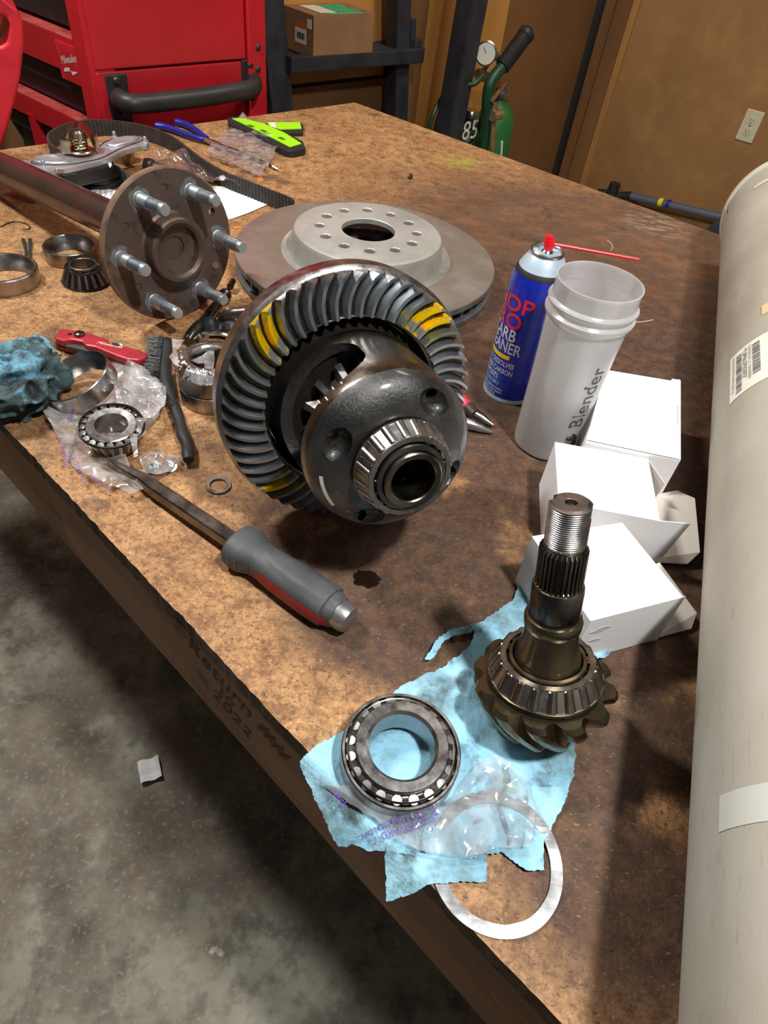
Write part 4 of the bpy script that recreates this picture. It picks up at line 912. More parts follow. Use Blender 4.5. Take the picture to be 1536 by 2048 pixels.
# splines
b = MB(); N = 30; vs = []; q = N*4
for zz, k1, k2 in ((.1318, .0170, .0170), (.1335, .0170, .0152), (.1625, .0170, .0152), (.1650, .0150, .0148)):
    for i in range(q):
        a = 2*PI*(i+.5)/q; r = k1 if i % 4 in (0, 1) else k2; vs.append((r*math.cos(a), r*math.sin(a), zz))
b.add(vs, [(j*q+i, j*q+(i+1) % q, (j+1)*q+(i+1) % q, (j+1)*q+i) for j in range(3) for i in range(q)]+[tuple(range(3*q, 4*q)), tuple(range(q))[::-1]]); b.build('splines', M['darksteel'], pin, smooth=20)
# thread, with a keyed end
b = MB(); pr = [(.0001, .164), (.0136, .164)]
for i in range(19): pr += [(.0145, .1678+i*.00165), (.0134, .1686+i*.00165)]
pr += [(.0138, .1975), (.0125, .1990), (.0048, .1990), (.0042, .1984), (.0040, .1880), (.0001, .1860)]
b.lathe(pr, 56); thd = b.build('threaded_end', [M['steel'], M['rustedge2'] if 'rustedge2' in M else M.setdefault('rustedge2', mat('brown_end_face', (.12, .085, .07), .5, .5, [(60, (.06, .045, .04), .5, .7)], bump=(400, .0002)))], pin)
cl = []
for aa in (math.radians(150), math.radians(-20)):
    c1 = MB(); c1.box((.0150, 0, .1970), (.0090, .0072, .0180), Matrix.Rotation(aa, 4, 'Z')); cl.append(c1.build('c', M['steel'], pin, smooth=0))
boolean(thd, cl)
for p in thd.data.polygons:
    if p.center.z > .1972 or (abs(p.normal.z) > .9 and p.center.z > .19): p.material_index = 1
# gear head: twelve spiral teeth
b = MB(); NP = 12; q = NP*8; vs = []; lv = [(.0405, .0462, .0535, 0), (.0360, .0468, .0560, .04), (.0290, .0450, .0552, .12), (.0180, .0415, .0500, .28), (.0080, .0375, .0445, .44), (-.0010, .0335, .0392, .60)]
shape = [0, .30, .85, 1, 1, .95, .80, .25]
for zz, ri, ro, tw in lv:
    for i in range(q):
        a = 2*PI*i/q+tw; r = ri+(ro-ri)*shape[i % 8]; vs.append((r*math.cos(a), r*math.sin(a), zz))
nl = len(lv)
fs = [(j*q+i, (j+1)*q+i, (j+1)*q+(i+1) % q, j*q+(i+1) % q) for j in range(nl-1) for i in range(q)]+[tuple(range(q)), tuple((nl-1)*q+i for i in range(q))[::-1]]
b.add(vs, fs); gh = b.build('gear_head', [M['pinoil'], M['rootoil']], pin, smooth=24)
b = MB(); b.lathe([(.0001, -.006), (.029, -.006), (.031, -.004), (.034, .001), (.0001, .001)], 48); b.build('pilot_end', M['darksteel'], pin)
cage(pin, 19, .0425, .0440, .0345, .0605, m=M['race'], ph=.05, wb=.40)
roller_set(pin, 19, .0398, .0445, .0332, .0600, .0052, .0045, m=M['rollerdk'] if 'rollerdk' in M else M.setdefault('rollerdk', mat('oiled_roller', (.34, .31, .28), .2, 1, [(50, (.2, .17, .14), .45, .7)])), ph=.05)
b = MB(); b.lathe([(.0262, .0425), (.0400, .0425), (.0408, .0435), (.0400, .0446), (.0345, .0450), (.0290, .0600), (.0296, .0612), (.0290, .0625), (.0268, .0630), (.0262, .0622)], 64, closed=True); b.build('inner_race', M['pinoil'], pin)
# ------------------------------------------------------------------ tapered bearing on the towel (cup, cage, rollers, cone)
BC = Vector((.0379, .2212, .0022)); TB = Matrix.Translation(BC) @ Matrix.Rotation(.03, 4, 'X')
brg = thing('tapered_bearing', 'clean tapered roller bearing lying face up on the blue towel by the bench edge', 'bearing', TB)
b = MB(); b.lathe([(.0350, .0006), (.0432, 0), (.04445, .0012), (.04445, .0225), (.0435, .0237), (.0418, .0237), (.0412, .0230)], 110, closed=True); b.build('outer_race', M['race'], brg)
b = MB(); b.lathe([(.0245, .0050), (.0300, .0050), (.0320, .0180), (.0345, .0200), (.0347, .0285), (.0338, .0300), (.0268, .0300), (.0245, .0278)], 96, closed=True); b.build('inner_race', M['race'], brg)
b = MB(); b.lathe([(.0402, .0240), (.0406, .0262), (.0396, .0268), (.0392, .0250)], 96, closed=True); b.lathe([(.0352, .0225), (.0360, .0240), (.0392, .0250), (.0390, .0235)], 96, closed=True)
for k in range(20):
    a = 2*PI*(k+.5)/20; b.box((.0378, 0, .0240), (.0058, .0046, .0016), Matrix.Rotation(a, 4, 'Z'))
b.build('cage', M['darksteel'], brg)
roller_set(brg, 20, .0338, .0060, .0378, .0250, .0034, .0040, m=M['race'])
for s, aa in (('M804049', -58), ('81018', -125), ('J87', 118)):
    up = s != 'J87'
    o = text('stamped_marking', s, .0042, M['inkgrey'], brg, Matrix.Rotation(math.radians(aa-90), 4, 'Z'), th=.0302, arc=.0308 if True else 0, space=1.15)
# ------------------------------------------------------------------ shim ring
ring_pts = [(862, 1700), (1128, 1730), (975, 1590), (1000, 1873), (880, 1800), (1105, 1820)]
b = MB(); seg = 96; rc = Vector((.1128, .1605, 0)); vs = []
for j in range(seg):
    a = 2*PI*j/seg; ro = .0468; ri = .0385+.0004*noise.noise(Vector((math.cos(a)*4, math.sin(a)*4, 1)))
    if 200 < math.degrees(a) < 330: ri += .0003*noise.noise(Vector((a*30, 0, 0)))
    zz = .0035+.0045*max(0, math.sin(a))
    for r, z in ((ri, 0), (ro, 0), (ro, .0016), (ri, .0016)): vs.append((rc.x+r*math.cos(a), rc.y+r*math.sin(a)*1.0, zz-.003+z))
b.add(vs, [(j*4+k, j*4+(k+1) % 4, ((j+1) % seg)*4+(k+1) % 4, ((j+1) % seg)*4+k) for j in range(seg) for k in range(4)])
tag(b.build('shim_ring', M['brushed'], smooth=40), 'large thin bright steel shim ring lying half on the blue towel at the bench corner', 'ring')
# small washer
wp = G(437, 972); b = MB(); ring_lathe(b, .0088, .0132, 0, .0022, 40, ch=.0004); tag(b.build('washer', M['rustw'] if 'rustw' in M else M.setdefault('rustw', mat('worn_washer', (.25, .22, .19), .5, .7, [(80, (.10, .08, .06), .5, .65)])), T=Tz(wp.x, wp.y, 0)), 'small worn steel washer left of the ring gear', 'washer')
# ------------------------------------------------------------------ loose races and cones on the left
cup('bearing_race', 'dark bearing race behind the small bearing cone at the left', Tz(-.5255, .928, 0), .0372, .0285, .0335, .0215, 'bearing races on the bench')
cup('bearing_race', 'wide bearing race cut off by the left edge of the photo', Tz(-.5765, .8315, 0), .0452, .0350, .0400, .0225, 'bearing races on the bench')
def cone(name, label, T, R0, R1, rb, h, n, cls='bearing', face=True, sc=1):
    """inner race with rollers, big end radius R0 at z = 0 (or up when T flips it)"""
    t = thing(name, label, cls, T)
    rt = R1
    cage(t, n, R0-.0022, .0010, rt-.0016, h*.80, m=M['darksteel'], wb=.42)
    roller_set(t, n, R0-.0046, .0020, rt-.0044, h*.78, .0040, .0035)
    b = MB(); b.lathe([(rb, .0006), (R0-.0098, 0), (R0-.0085, .0008), (R0-.0082, .0026), (R0-.0105, .0032), (rt-.0075, h*.80), (rt-.0068, h*.84), (rt-.0070, h-.0006), (rt-.0078, h), (rb+.0008, h), (rb, h-.0008)], 64, closed=True); b.build('inner_race', M['race'], t)
    return t
cone('bearing_cone', 'small bearing cone with bright rollers beside the axle flange', Tz(-.4765, .8665, 0, .3), .0345, .0265, .0165, .027, 18)
# tilted race propped on the bag, and the cone in the bag
Tt = frame(G(172, 778, .014), Vector((-.34, -.20, 1)), Vector((1, 0, 0)))
cup('bearing_race', 'clean bearing race tilted on the clear bag by the blue rag', Tt, .0405, .0310, .0388, .0225, 'bearing races on the bench', M['steel'])
Tc = frame(G(222, 848, .032), Vector((-.05, .10, -1)), Vector((1, 0, 0)))
t = cone('bearing_cone', 'clean bearing cone lying face up inside the clear bag', Tc, .0345, .0270, .0170, .0285, 20)
for s, aa in (('JLM104948', -110),):
    text('stamped_marking', s, .0036, M['inkgrey'], t, Matrix.Rotation(PI, 4, 'X') @ Matrix.Rotation(math.radians(aa-90), 4, 'Z'), th=.0003, arc=.0235)
# stack of two: lower race and upper full bearing
sp_ = Vector((-.2245, .6400, 0))
cup('bearing_race', 'bearing race at the bottom of the stack left of the ring gear', Tz(sp_.x, sp_.y, 0), .0385, .0300, .0350, .0215, 'bearing races on the bench')
t = thing('tapered_bearing', 'bagged tapered roller bearing on top of the stack left of the ring gear', 'bearing', Tz(sp_.x, sp_.y+.001, .0222))
b = MB(); b.lathe([(.0300, .0006), (.0378, 0), (.0388, .0012), (.0388, .0215), (.0380, .0225), (.0362, .0225), (.0357, .0218)], 96, closed=True); b.build('outer_race', M['race'], t)
b = MB(); b.lathe([(.0225, .0080), (.0265, .0080), (.0285, .0220), (.0305, .0240), (.0307, .0315), (.0298, .0330), (.0250, .0330), (.0225, .0310)], 80, closed=True); b.build('inner_race', M['race'], t)
b = MB(); b.lathe([(.0352, .0300), (.0356, .0318), (.0346, .0322), (.0342, .0304)], 80, closed=True); b.lathe([(.0312, .0270), (.0320, .0285), (.0344, .0304), (.0344, .0285)], 80, closed=True); b.build('cage', M['race'], t)
roller_set(t, 22, .0300, .0090, .0332, .0300, .0030, .0036, m=M['brushed'])
# ================================================================== OTHER THINGS ON THE BENCH
# ------------------------------------------------------------------ white cartons
def panel(b, pts, th=.0008):
    pts = [Vector(p) for p in pts]; n = (pts[1]-pts[0]).cross(pts[-1]-pts[0]).normalized()*th/2; k = len(pts)
    b.add([p+n for p in pts]+[p-n for p in pts], [tuple(range(k)), tuple(range(k, 2*k))[::-1]]+[(i, k+i, k+(i+1) % k, (i+1) % k) for i in range(k)])
def carton(label, px4, h, shift=(0, 0), group=None):
    c = [G(x, y, h)+Vector((shift[0], shift[1], 0)) for x, y in px4]     # TL TR FR FL on top
    cen = sum(c, Vector())/4; t = thing('white_carton', label, 'carton', (cen.x, cen.y, 0), group)
    T = [v.copy() for v in c]; B = [Vector((v.x, v.y, .0006)) for v in c]
    def pn(nm, pts, m=None): b = MB(); panel(b, pts); return kid(b, nm, m or M['card'], t, smooth=0)
    return t, T, B, pn
t, T, B, pn = carton('largest white carton standing closed behind the clear shaker cup', [(1210, 742), (1360, 767), (1360, 921), (1172, 881)], .068)
TL, TR, FR, FL = T; bTL, bTR, bFR, bFL = B
pn('side_panel', [bFL, bFR, FR, FL]); pn('side_panel', [bFR, bTR, TR, FR]); pn('side_panel', [bTR, bTL, TL, TR]); pn('side_panel', [bTL, bFL, FL, TL]); pn('bottom_panel', [bTL, bTR, bFR, bFL])
up = Vector((0, 0, .0014)); pn('lid', [FL+up, FR+up, TR+up, TL+up])
e = (TR-TL).normalized(); pn('tuck_lip', [FR+up-e*.001, TR+up-e*.001, TR+up*3-e*.003+(TR-FR).normalized()*.003, FR+up-e*.004])
pn('tab', [TR-e*.012+up, TR+up, TR+up+(TR-FR).normalized()*.005, TR-e*.010+up+(TR-FR).normalized()*.005])
t, T, B, pn = carton('middle white carton with open flaps between the largest and the front carton', [(1110, 881), (1295, 915), (1318, 1037), (1117, 999)], .063, (0, -.003))
TL, TR, FR, FL = T; bTL, bTR, bFR, bFL = B; e = ((TR-TL).normalized()+(FR-FL).normalized()).normalized(); g = (FR-TR).normalized()
z = Vector((0, 0, 1))
pn('top_panel', [FL, FR, TR, TL]); pn('side_panel', [bFL, bFR, FR, FL]); pn('side_panel', [bTL, bFL, FL, TL]); pn('side_panel', [bTR, bTL, TL, TR]); pn('bottom_panel', [bTL, bTR, bFR, bFL])
pn('front_flap', [bFR, bFR+e*.024+g*-.004+z*.012, FR+e*.030-g*.004, FR]); pn('rear_flap', [bTR, TR, TR+e*.020+g*.020-z*.012, bTR+e*.018+g*.018+z*.01], M['cardin'])
pn('bottom_flap', [bTR+z*.002, bFR+z*.002, bFR+e*.052+g*-.006+z*.006, bFR+e*.062-g*.016+z*.016, bTR+e*.062+g*.010+z*.030, bTR+e*.045+z*.028], M['cardin'])
t, T, B, pn = carton('front white carton with open flaps right of the pinion gear', [(1065, 1073), (1244, 1046), (1365, 1194), (1181, 1241)], .0665)
TL, TR, FR, FL = T; bTL, bTR, bFR, bFL = B; e = ((TR-TL).normalized()+(FR-FL).normalized()).normalized(); g = (FR-TR).normalized()
pn('top_panel', [FL, FR, TR, TL]); pn('side_panel', [bFL, bFR, FR, FL]); pn('side_panel', [bTL, bFL, FL, TL]); pn('side_panel', [bTR, bTL, TL, TR]); pn('bottom_panel', [bTL, bTR, bFR, bFL])
pn('rear_flap', [bTR, TR, TR+e*.010+g*.022-z*.012, TR+e*.020+g*.028-z*.03, bTR+e*.02+g*.02], M['cardin'])
pn('bottom_flap', [bTR+g*.02+z*.002, bFR+z*.002, bFR+e*.042+z*.004, bFR+e*.052-g*.010+z*.012, bTR+e*.045+g*.024+z*.024], M['cardin'])
pn('front_flap', [bFR, bFR+e*.004+g*.001, FR+e*.003, FR])
P = FL+(FR-FL)*.22-z*.018; nn = (bFL-FL).cross(FR-FL).normalized(); nn = nn if nn.dot(CAM-P) > 0 else -nn
for k, (a_, s_) in enumerate(((.15, .02), (.22, .017), (.19, .034))):
    b = MB(); P = FL+(FR-FL)*a_-z*s_+nn*.0006; Tq = frame(P, nn, FR-FL)
    b.prism([(.006*math.cos(q*.7)*(1+.5*math.sin(q*5)), .0022*math.sin(q*.7)) for q in range(9)], 0, .0002, Tq); kid(b, 'smudge', M['smudge'], t, smooth=0)
# ------------------------------------------------------------------ cardboard tube
u_ = Vector((.271, .963, 0)).normalized(); n_r = Vector((u_.y, -u_.x, 0)); RTB = .100; s_c = (.1792+.6342*RTB)/.9307
TO = n_r*s_c+Vector((0, 0, RTB+.0037)); TEND = 1.36
tb = thing('cardboard_tube', 'big grey cardboard tube lying along the right edge of the bench', 'tube', frame(TO-u_*.55, u_, n_r))
def cyl_hit(px, py, R=RTB):
    d = ray(px, py); o = CAM-TO; dd = d-u_*d.dot(u_); oo = o-u_*o.dot(u_)
    A = dd.dot(dd); B_ = dd.dot(oo); C_ = oo.dot(oo)-R*R; D = max(0, B_*B_-A*C_); t = (-B_-math.sqrt(D))/A
    P = CAM+d*t; L = tb.matrix_world.inverted() @ P; return L.z, math.atan2(L.y, L.x)
LT = TEND+.55
b = MB(); b.lathe([(.0, 0), (RTB, 0)]+[(RTB, LT*i/12) for i in range(1, 13)]+[(.0, LT)], 128); b.build('tube_wall', M['tube'], tb)
b = MB(); b.lathe([(.0001, LT-.012), (RTB+.0005, LT-.012), (RTB+.0035, LT-.010), (RTB+.0035, LT+.003), (RTB+.001, LT+.005), (.062, LT+.005), (.060, LT-.002), (.0001, LT-.002)], 96); b.build('end_cap', M['tubecap'], tb)
b = MB(); b.lathe([(.050, LT-.004), (.057, LT-.004), (.057, LT+.022), (.050, LT+.022)], 64, closed=True); b.build('inner_core', M['cardboard'], tb)
def cpatch(name, t0, t1, a0, a1, m, off=.0006, n=14, parent=tb, skew=0):
    b = MB(); vs = []
    for i in range(n+1):
        a = a0+(a1-a0)*i/n
        for tt in (t0, t1): vs.append(((RTB+off)*math.cos(a), (RTB+off)*math.sin(a), tt+skew*(i/n-.5)))
    b.add(vs, [(2*i, 2*i+1, 2*i+3, 2*i+2) for i in range(n)]); return b.build(name, m, parent, smooth=60, fix=False)
t0, a0 = cyl_hit(1462, 720); t1, a1 = cyl_hit(1460, 810); t2, a2 = cyl_hit(1535, 784)
aL = a0; aR = a0+(a2-a0)*2.0; tT = t0; tB = t1
lb = cpatch('shipping_label', tB, tT, aL, aR, M['label'])
def lab(tx, vy, size, m, nm='label_lettering', sx=1):
    """text on the tube reading from the far end towards the near end; vy = arc distance from the left label edge"""
    sg = 1 if aR > aL else -1
    def fn(x, y): a = aL+sg*(vy+y*1)/RTB; return ((RTB+.001)*math.cos(a), (RTB+.001)*math.sin(a), tT-.006-x)
    return text(nm, tx, size, m, tb, None, 0, align='LEFT', fn=fn, sx=sx, cuts=1)
LL = tT-tB; rnd = random.Random(3)
def barcode(vy, w, x0, x1):
    sg = 1 if aR > aL else -1; x = x0; b = MB()
    while x < x1:
        wd_ = rnd.choice((.0006, .0009, .0016)); v = []
        for k in range(4):
            a = aL+sg*(vy+w*k/3)/RTB
            for xx in (x, x+wd_): v.append(((RTB+.001)*math.cos(a), (RTB+.001)*math.sin(a), tT-.006-xx))
        b.add(v, [(2*k, 2*k+1, 2*k+3, 2*k+2) for k in range(3)]); x += wd_+rnd.choice((.0007, .0011, .0016))
    b.build('barcode', M['inkgrey'], tb, smooth=0, fix=False)
W_ = abs(aR-aL)*RTB
lab('REF 199A AUTOMOTIVE LIGHTING GROUP, LLC', W_*.055, .0045, M['inkgrey'], sx=.8); barcode(W_*.11, W_*.085, .004, LL-.012)
lab('*TUPPAI.579353972*', W_*.235, .0075, M['ink'], sx=LL/.088*.9); barcode(W_*.345, W_*.10, .004, LL*.7); lab('TU:PAI.DECANT LLC 1234567890055', W_*.305, .0045, M['inkgrey'])
q0, c0 = cyl_hit(1508, 372); q1, c1_ = cyl_hit(1535, 380)
cpatch('tape_strip', q0-.02, q0-.005, c0, c0+(.9 if c1_ > c0 else -.9), M['tape'], .0008)
q0, c0 = cyl_hit(1456, 415); cpatch('tape_tab', q0-.03, q0+.0, c0-.0, c0+.05, M['white'], .004)
q0, c0 = cyl_hit(1524, 622); cpatch('torn_patch', q0-.012, q0+.012, c0, c0+.3, M['cardboard'] if False else M['orangebit2'] if 'orangebit2' in M else M.setdefault('orangebit2', mat('torn_tan_paper', rgb(214, 184, 140), .8)), .0006)
q0, c0 = cyl_hit(1440, 1625); cpatch('tape_strip', q0-.012, q0+.010, c0, c0+1.0, M['tape'], .0005)
# ------------------------------------------------------------------ spray can
cb_ = G(1016, 780); can = thing('spray_can', 'blue carb cleaner spray can with a red straw behind the shaker cup', 'spray can', Tz(cb_.x, cb_.y, 0))
RCn = .0325
b = MB(); b.lathe([(0, .003), (RCn-.003, .003), (RCn-.001, 0), (RCn+.0006, .0005), (RCn+.0008, .0025), (RCn, .004), (RCn, .006)], 64); b.build('bottom_rim', M['canwhite'], can)
b = MB(); b.lathe([(RCn, .006), (RCn, .150), (RCn-.0004, .1580), (RCn-.0018, .1650)], 96); b.build('label_wrap', M['canblue'], can)
b = MB(); b.lathe([(RCn-.0016, .1645), (RCn-.0024, .1675), (RCn-.0045, .1705)], 96); b.build('black_band', M['ink'], can)
b = MB(); b.lathe([(RCn-.0044, .1700), (RCn-.0075, .1760), (RCn-.0115, .1830), (.0180, .1865)], 96); b.build('dome', M['canwhite'], can)
b = MB(); b.lathe([(.0182, .1850), (.0196, .1870), (.0196, .1890), (.0180, .1902), (.0166, .1890), (.0160, .1840), (.0070, .1835), (.0068, .1880), (.0045, .1905), (0, .1905)], 48); b.build('valve_cup', M['steel'], can)
b = MB(); b.lathe([(0, .190), (.0050, .190), (.0054, .1915), (.0054, .2010), (.0050, .2020), (0, .2020)], 20); b.box((-.0022, -.0, .2005), (.0085, .0075, .009)); b.build('nozzle', M['red'], can, smooth=30)
pe = PL(1277, 519, Vector((cb_.x, cb_.y, 0)), Vector((0, 1, 0)).normalized()); p0 = Vector((0, 0, .197)); q = Vector((pe.x-cb_.x, 0, pe.z)); 
dq = q-p0
b = MB(); b.tube([p0+dq*.03, p0+dq*.5, q], .0016, 8); b.build('straw', M['red'], can)
az = math.radians(-159); RM = Matrix.Rotation(az, 4, 'Z')
def ct(s, z, size, m, sx=1, nm='can_lettering', sh=0, sp=1, da=0): return text(nm, s, size, m, can, Matrix.Translation((0, 0, z)) @ Matrix.Rotation(az+da, 4, 'Z'), bold=.018, th=.0005, bend=RCn, font_shear=sh, sx=sx, space=sp, cuts=.002)
ct('SHOP', .131, .0265, M['redink'], 1.12); ct('PRO', .110, .0265, M['redink'], 1.10)
ct('CARB', .0925, .0215, M['silverink'], .80, da=.10); ct('CLEANER', .0760, .0205, M['silverink'], .74, da=.1)
b = MB(); vs = []
for i in range(21):
    a = az-.75+1.5*i/20
    for zz in (.0620, .0675): vs.append(((RCn+.0005)*math.cos(a), (RCn+.0005)*math.sin(a), zz-.002*math.cos((i-10)/10*1.2)))
b.add(vs, [(2*i, 2*i+1, 2*i+3, 2*i+2) for i in range(20)]); b.build('yellow_band', M['yellowink'], can, fix=False)
for s, z_, sz in (('QUICKLY DISSOLVES', .0535, .0095), ('STUBBORN CARBON', .0435, .0095), ('DEPOSITS', .0340, .0095), ('NET WT. 12 OZ. (340 g)', .0250, .0058), ('DANGER: EXTREMELY FLAMMABLE. HARMFUL', .0175, .0042), ('OR FATAL IF SWALLOWED. VAPOR HARMFUL', .0130, .0042), ('CONTENTS UNDER PRESSURE.', .0088, .0042)): ct(s, z_, sz, M['silverink'], .74 if sz > .006 else .62)
# ------------------------------------------------------------------ shaker cup
sb = G(1087, 885); cup_ = thing('shaker_cup', 'tall frosted clear shaker cup standing open in front of the spray can', 'cup', Tz(sb.x, sb.y, 0))
mf = bpy.data.materials.new('frosted_clear_plastic'); mf.use_nodes = True; nt = mf.node_tree; nt.nodes.clear()
o_ = _n(nt, 'ShaderNodeOutputMaterial'); tr = _n(nt, 'ShaderNodeBsdfTransparent'); tr.inputs[0].default_value = (.93, .93, .93, 1); df = _n(nt, 'ShaderNodeBsdfDiffuse'); df.inputs[0].default_value = (.96, .96, .97, 1); tl = _n(nt, 'ShaderNodeBsdfTranslucent'); tl.inputs[0].default_value = (.98, .97, .96, 1)
gl = _n(nt, 'ShaderNodeBsdfGlossy'); gl.inputs['Roughness'].default_value = .22; a_ = _n(nt, 'ShaderNodeMixShader'); b_ = _n(nt, 'ShaderNodeMixShader'); c_ = _n(nt, 'ShaderNodeMixShader'); fr = _n(nt, 'ShaderNodeFresnel'); fr.inputs[0].default_value = 1.4; lw = _n(nt, 'ShaderNodeLayerWeight'); lw.inputs[0].default_value = .35
mr = _n(nt, 'ShaderNodeMapRange'); mr.inputs[3].default_value = .56; mr.inputs[4].default_value = .92; nt.links.new(lw.outputs['Facing'], mr.inputs[0])
a_.inputs[0].default_value = .5; nt.links.new(df.outputs[0], a_.inputs[1]); nt.links.new(tl.outputs[0], a_.inputs[2]); nt.links.new(mr.outputs[0], b_.inputs[0]); nt.links.new(tr.outputs[0], b_.inputs[1]); nt.links.new(a_.outputs[0], b_.inputs[2]); nt.links.new(fr.outputs[0], c_.inputs[0]); nt.links.new(b_.outputs[0], c_.inputs[1]); nt.links.new(gl.outputs[0], c_.inputs[2]); nt.links.new(c_.outputs[0], o_.inputs[0])
HB = .208; RB0 = .0375
def sq(r, z, a):  # base is a rounded octagon that turns round higher up
    k = max(0, 1-z/.05); return r*(1-k*.035*(1-abs(math.cos(2*a))**.5 if True else 0))
pr = [(.0001, .0006), (RB0-.004, .0006), (RB0-.001, .003), (RB0, .008), (.0395, .10), (.0425, .168), (.0445, .1700), (.0468, .1735), (.0468, .1760), (.0440, .1785), (.0440, .182), (.0462, .1845), (.0468, .1865), (.0455, .1885), (.0435, .1900), (.0432, .204), (.0436, .2065), (.0436, HB), (.0426, HB), (.0424, .190), (.0412, .168), (.0383, .10), (RB0-.0014, .010), (RB0-.004, .0045), (.0001, .0035)]
b = MB(); b.lathe(pr, 96, rf=sq); b.build('cup_body', mf, cup_)
va = math.atan2(-sb.y, -sb.x)
vt = lambda s, z, size, m, da, nm='cup_lettering': text(nm, s, size, m, cup_, None, 0, sx=1, cuts=.004, fn=lambda x, y: ((.0404+.00003/.001*0+ (x+z)*.028*.9)*math.cos(va+da-y/.040), (.0404+(x+z)*.028*.9-.0)*math.sin(va+da-y/.040), z+x))
def vt(s, z, size, m, da, nm='cup_lettering'):
    def fn(x, y):
        h = z+x; r = (.0395+(h-.10)*.0441 if h > .10 else RB0+(h-.008)*.0217)+.0005; a = va+da-y/.040
        return (r*math.cos(a), r*math.sin(a), h)
    return text(nm, s, size, m, cup_, None, 0, cuts=.004, fn=fn)
M['inksoft'] = mat('grey_cup_print', rgb(70, 72, 78), .6)
vt('Blender', .092, .026, M['inksoft'], .80);
def swirl(da, z0, s):
    b = MB(); pts = []
    for i in range(40):
        t_ = i/39; zz = z0+s*(t_*1.5-.7)+.004*math.sin(t_*4*PI); aa = va+da+.16*math.sin(t_*5*PI)-.05; r = RB0+(zz-.008)*.0217+.0012; pts.append((r*math.cos(aa), r*math.sin(aa), zz))
    b.tube(pts, [.0012+.0009*math.sin(i/39*PI) for i in range(40)], 6); return b.build('printed_swirl', M['ink'], cup_)
swirl(.86, .030, .016)
# ------------------------------------------------------------------ pry bar
h0, h1 = G(470, 1084, .018), G(676, 1224, .018); hx_ = (h1-h0); hx_.z = 0; HL = hx_.length*1.02; hx_.normalize()
pry = thing('pry_bar', 'pry bar with grey rubber grip, red print and steel cap in the foreground', 'pry bar', frame(Vector((h0.x, h0.y, 0)), Vector((0, 0, 1)), hx_))
def sup(w, h, n=36, e=2.6, flat=0):
    out = []
    for k in range(n):
        a = 2*PI*k/n; c, s = math.cos(a), math.sin(a); out.append((w*math.copysign(abs(c)**(2/e), c), h*math.copysign(abs(s)**(2/e), s)))
    return out
st_ = [(0, .0150, .0135), (.003, .0205, .0166), (.012, .0222, .0172), (.019, .0215, .0170), (.030, .0166, .0154), (.040, .0160, .0150), (.062, .0178, .0160), (.090, .0188, .0165), (.115, .0186, .0165), (HL-.036, .0176, .0160), (HL-.0285, .0172, .0156), (HL-.0275, .0166, .0150), (HL-.0262, .0166, .0150), (HL-.0252, .0172, .0156), (HL-.008, .0162, .0150), (HL-.002, .0142, .0135), (HL, .0120, .0115)]
def st_at(x):
    for i in range(len(st_)-1):
        if st_[i][0] <= x <= st_[i+1][0]:
            t_ = (x-st_[i][0])/(st_[i+1][0]-st_[i][0]); return tuple(st_[i][k]*(1-t_)+st_[i+1][k]*t_ for k in (1, 2))
    return st_[-1][1:]
HZ = .0172; N = 40; xs = sorted(set([s[0] for s in st_]+[HL*i/60 for i in range(61)]))
b = MB(); vs = []
for x in xs:
    w_, h_ = st_at(x)
    for k, (y, z_) in enumerate(sup(w_, h_, N)):
        # thumb pad: shallow raised oval on top
        d = ((x-.083)/.046)**2+((y-.001)/.0115)**2; zz = z_
        if z_ > 0: zz += .0013*max(0, min(1, (1.0-d)*9))
        # grip ribs near the guard
        if .008 < x < .032 and y < -.4*w_ and z_ > -.3*h_: y += .0007*math.sin(x*2*PI/.0034)
        vs.append((x, y, HZ+zz))
n_ = len(xs)
b.add(vs, [(i*N+k, i*N+(k+1) % N, (i+1)*N+(k+1) % N, (i+1)*N+k) for i in range(n_-1) for k in range(N)]+[tuple(range(N)), tuple((n_-1)*N+k for k in range(N))[::-1]])
b.build('grip', M['rubber'], pry, smooth=50)
# red print on the lower-left flank (local -y)
b = MB(); vs = []; m_ = 30; ks = [22.6, 23.6, 24.6, 25.6, 26.6, 27.4]
def flank(x, k, off):
    w_, h_ = st_at(x); a = 2*PI*k/N; c, s = math.cos(a), math.sin(a); e = 2.6; return (x, (w_+off)*math.copysign(abs(c)**(2/e), c), HZ+(h_+off)*math.copysign(abs(s)**(2/e), s))
for i in range(m_+1):
    x = .040+.082*i/m_; lo, hi = (17.6, 22.6); 
    sh_ = 1-.35*max(0, (i-24)/6)-.45*max(0, (4-i)/4)
    mid = (lo+hi)/2; vs += [flank(x, mid+(j/5-.5)*(hi-lo)*sh_, .0005) for j in range(6)]
b.add(vs, [(i*6+j, i*6+j+1, (i+1)*6+j+1, (i+1)*6+j) for i in range(m_) for j in range(5)]); rp = b.build('red_print', M['redprint'], pry, smooth=60, fix=False)
b = MB(); b.lathe([(0, -.004), (.0118, -.004), (.0135, -.002), (.0135, .006), (.0118, .0105), (.0080, .0120), (0, .0122)], 40, frame((HL, 0, HZ), (1, 0, 0))); b.build('strike_cap', M['cuff'], pry)
PI_ = pry.matrix_world.inverted()
c1p = PI_ @ G(286, 957, .012); c2p = PI_ @ G(218, 932, .0095); c3p = PI_ @ G(250, 946, .0095)
b = MB(); path = [(.012, 0, HZ), (c1p.x+.02, c1p.y*.5, .0125), (c1p.x+.004, c1p.y, .010), (c3p.x, c3p.y, .0098), (c2p.x, c2p.y, .0108)]
secs = [(.0070, .0066), (.0070, .0066), (.0064, .0070), (.0040, .0086), (.0014, .0104)]
vs = []; pth = [Vector(p) for p in path]
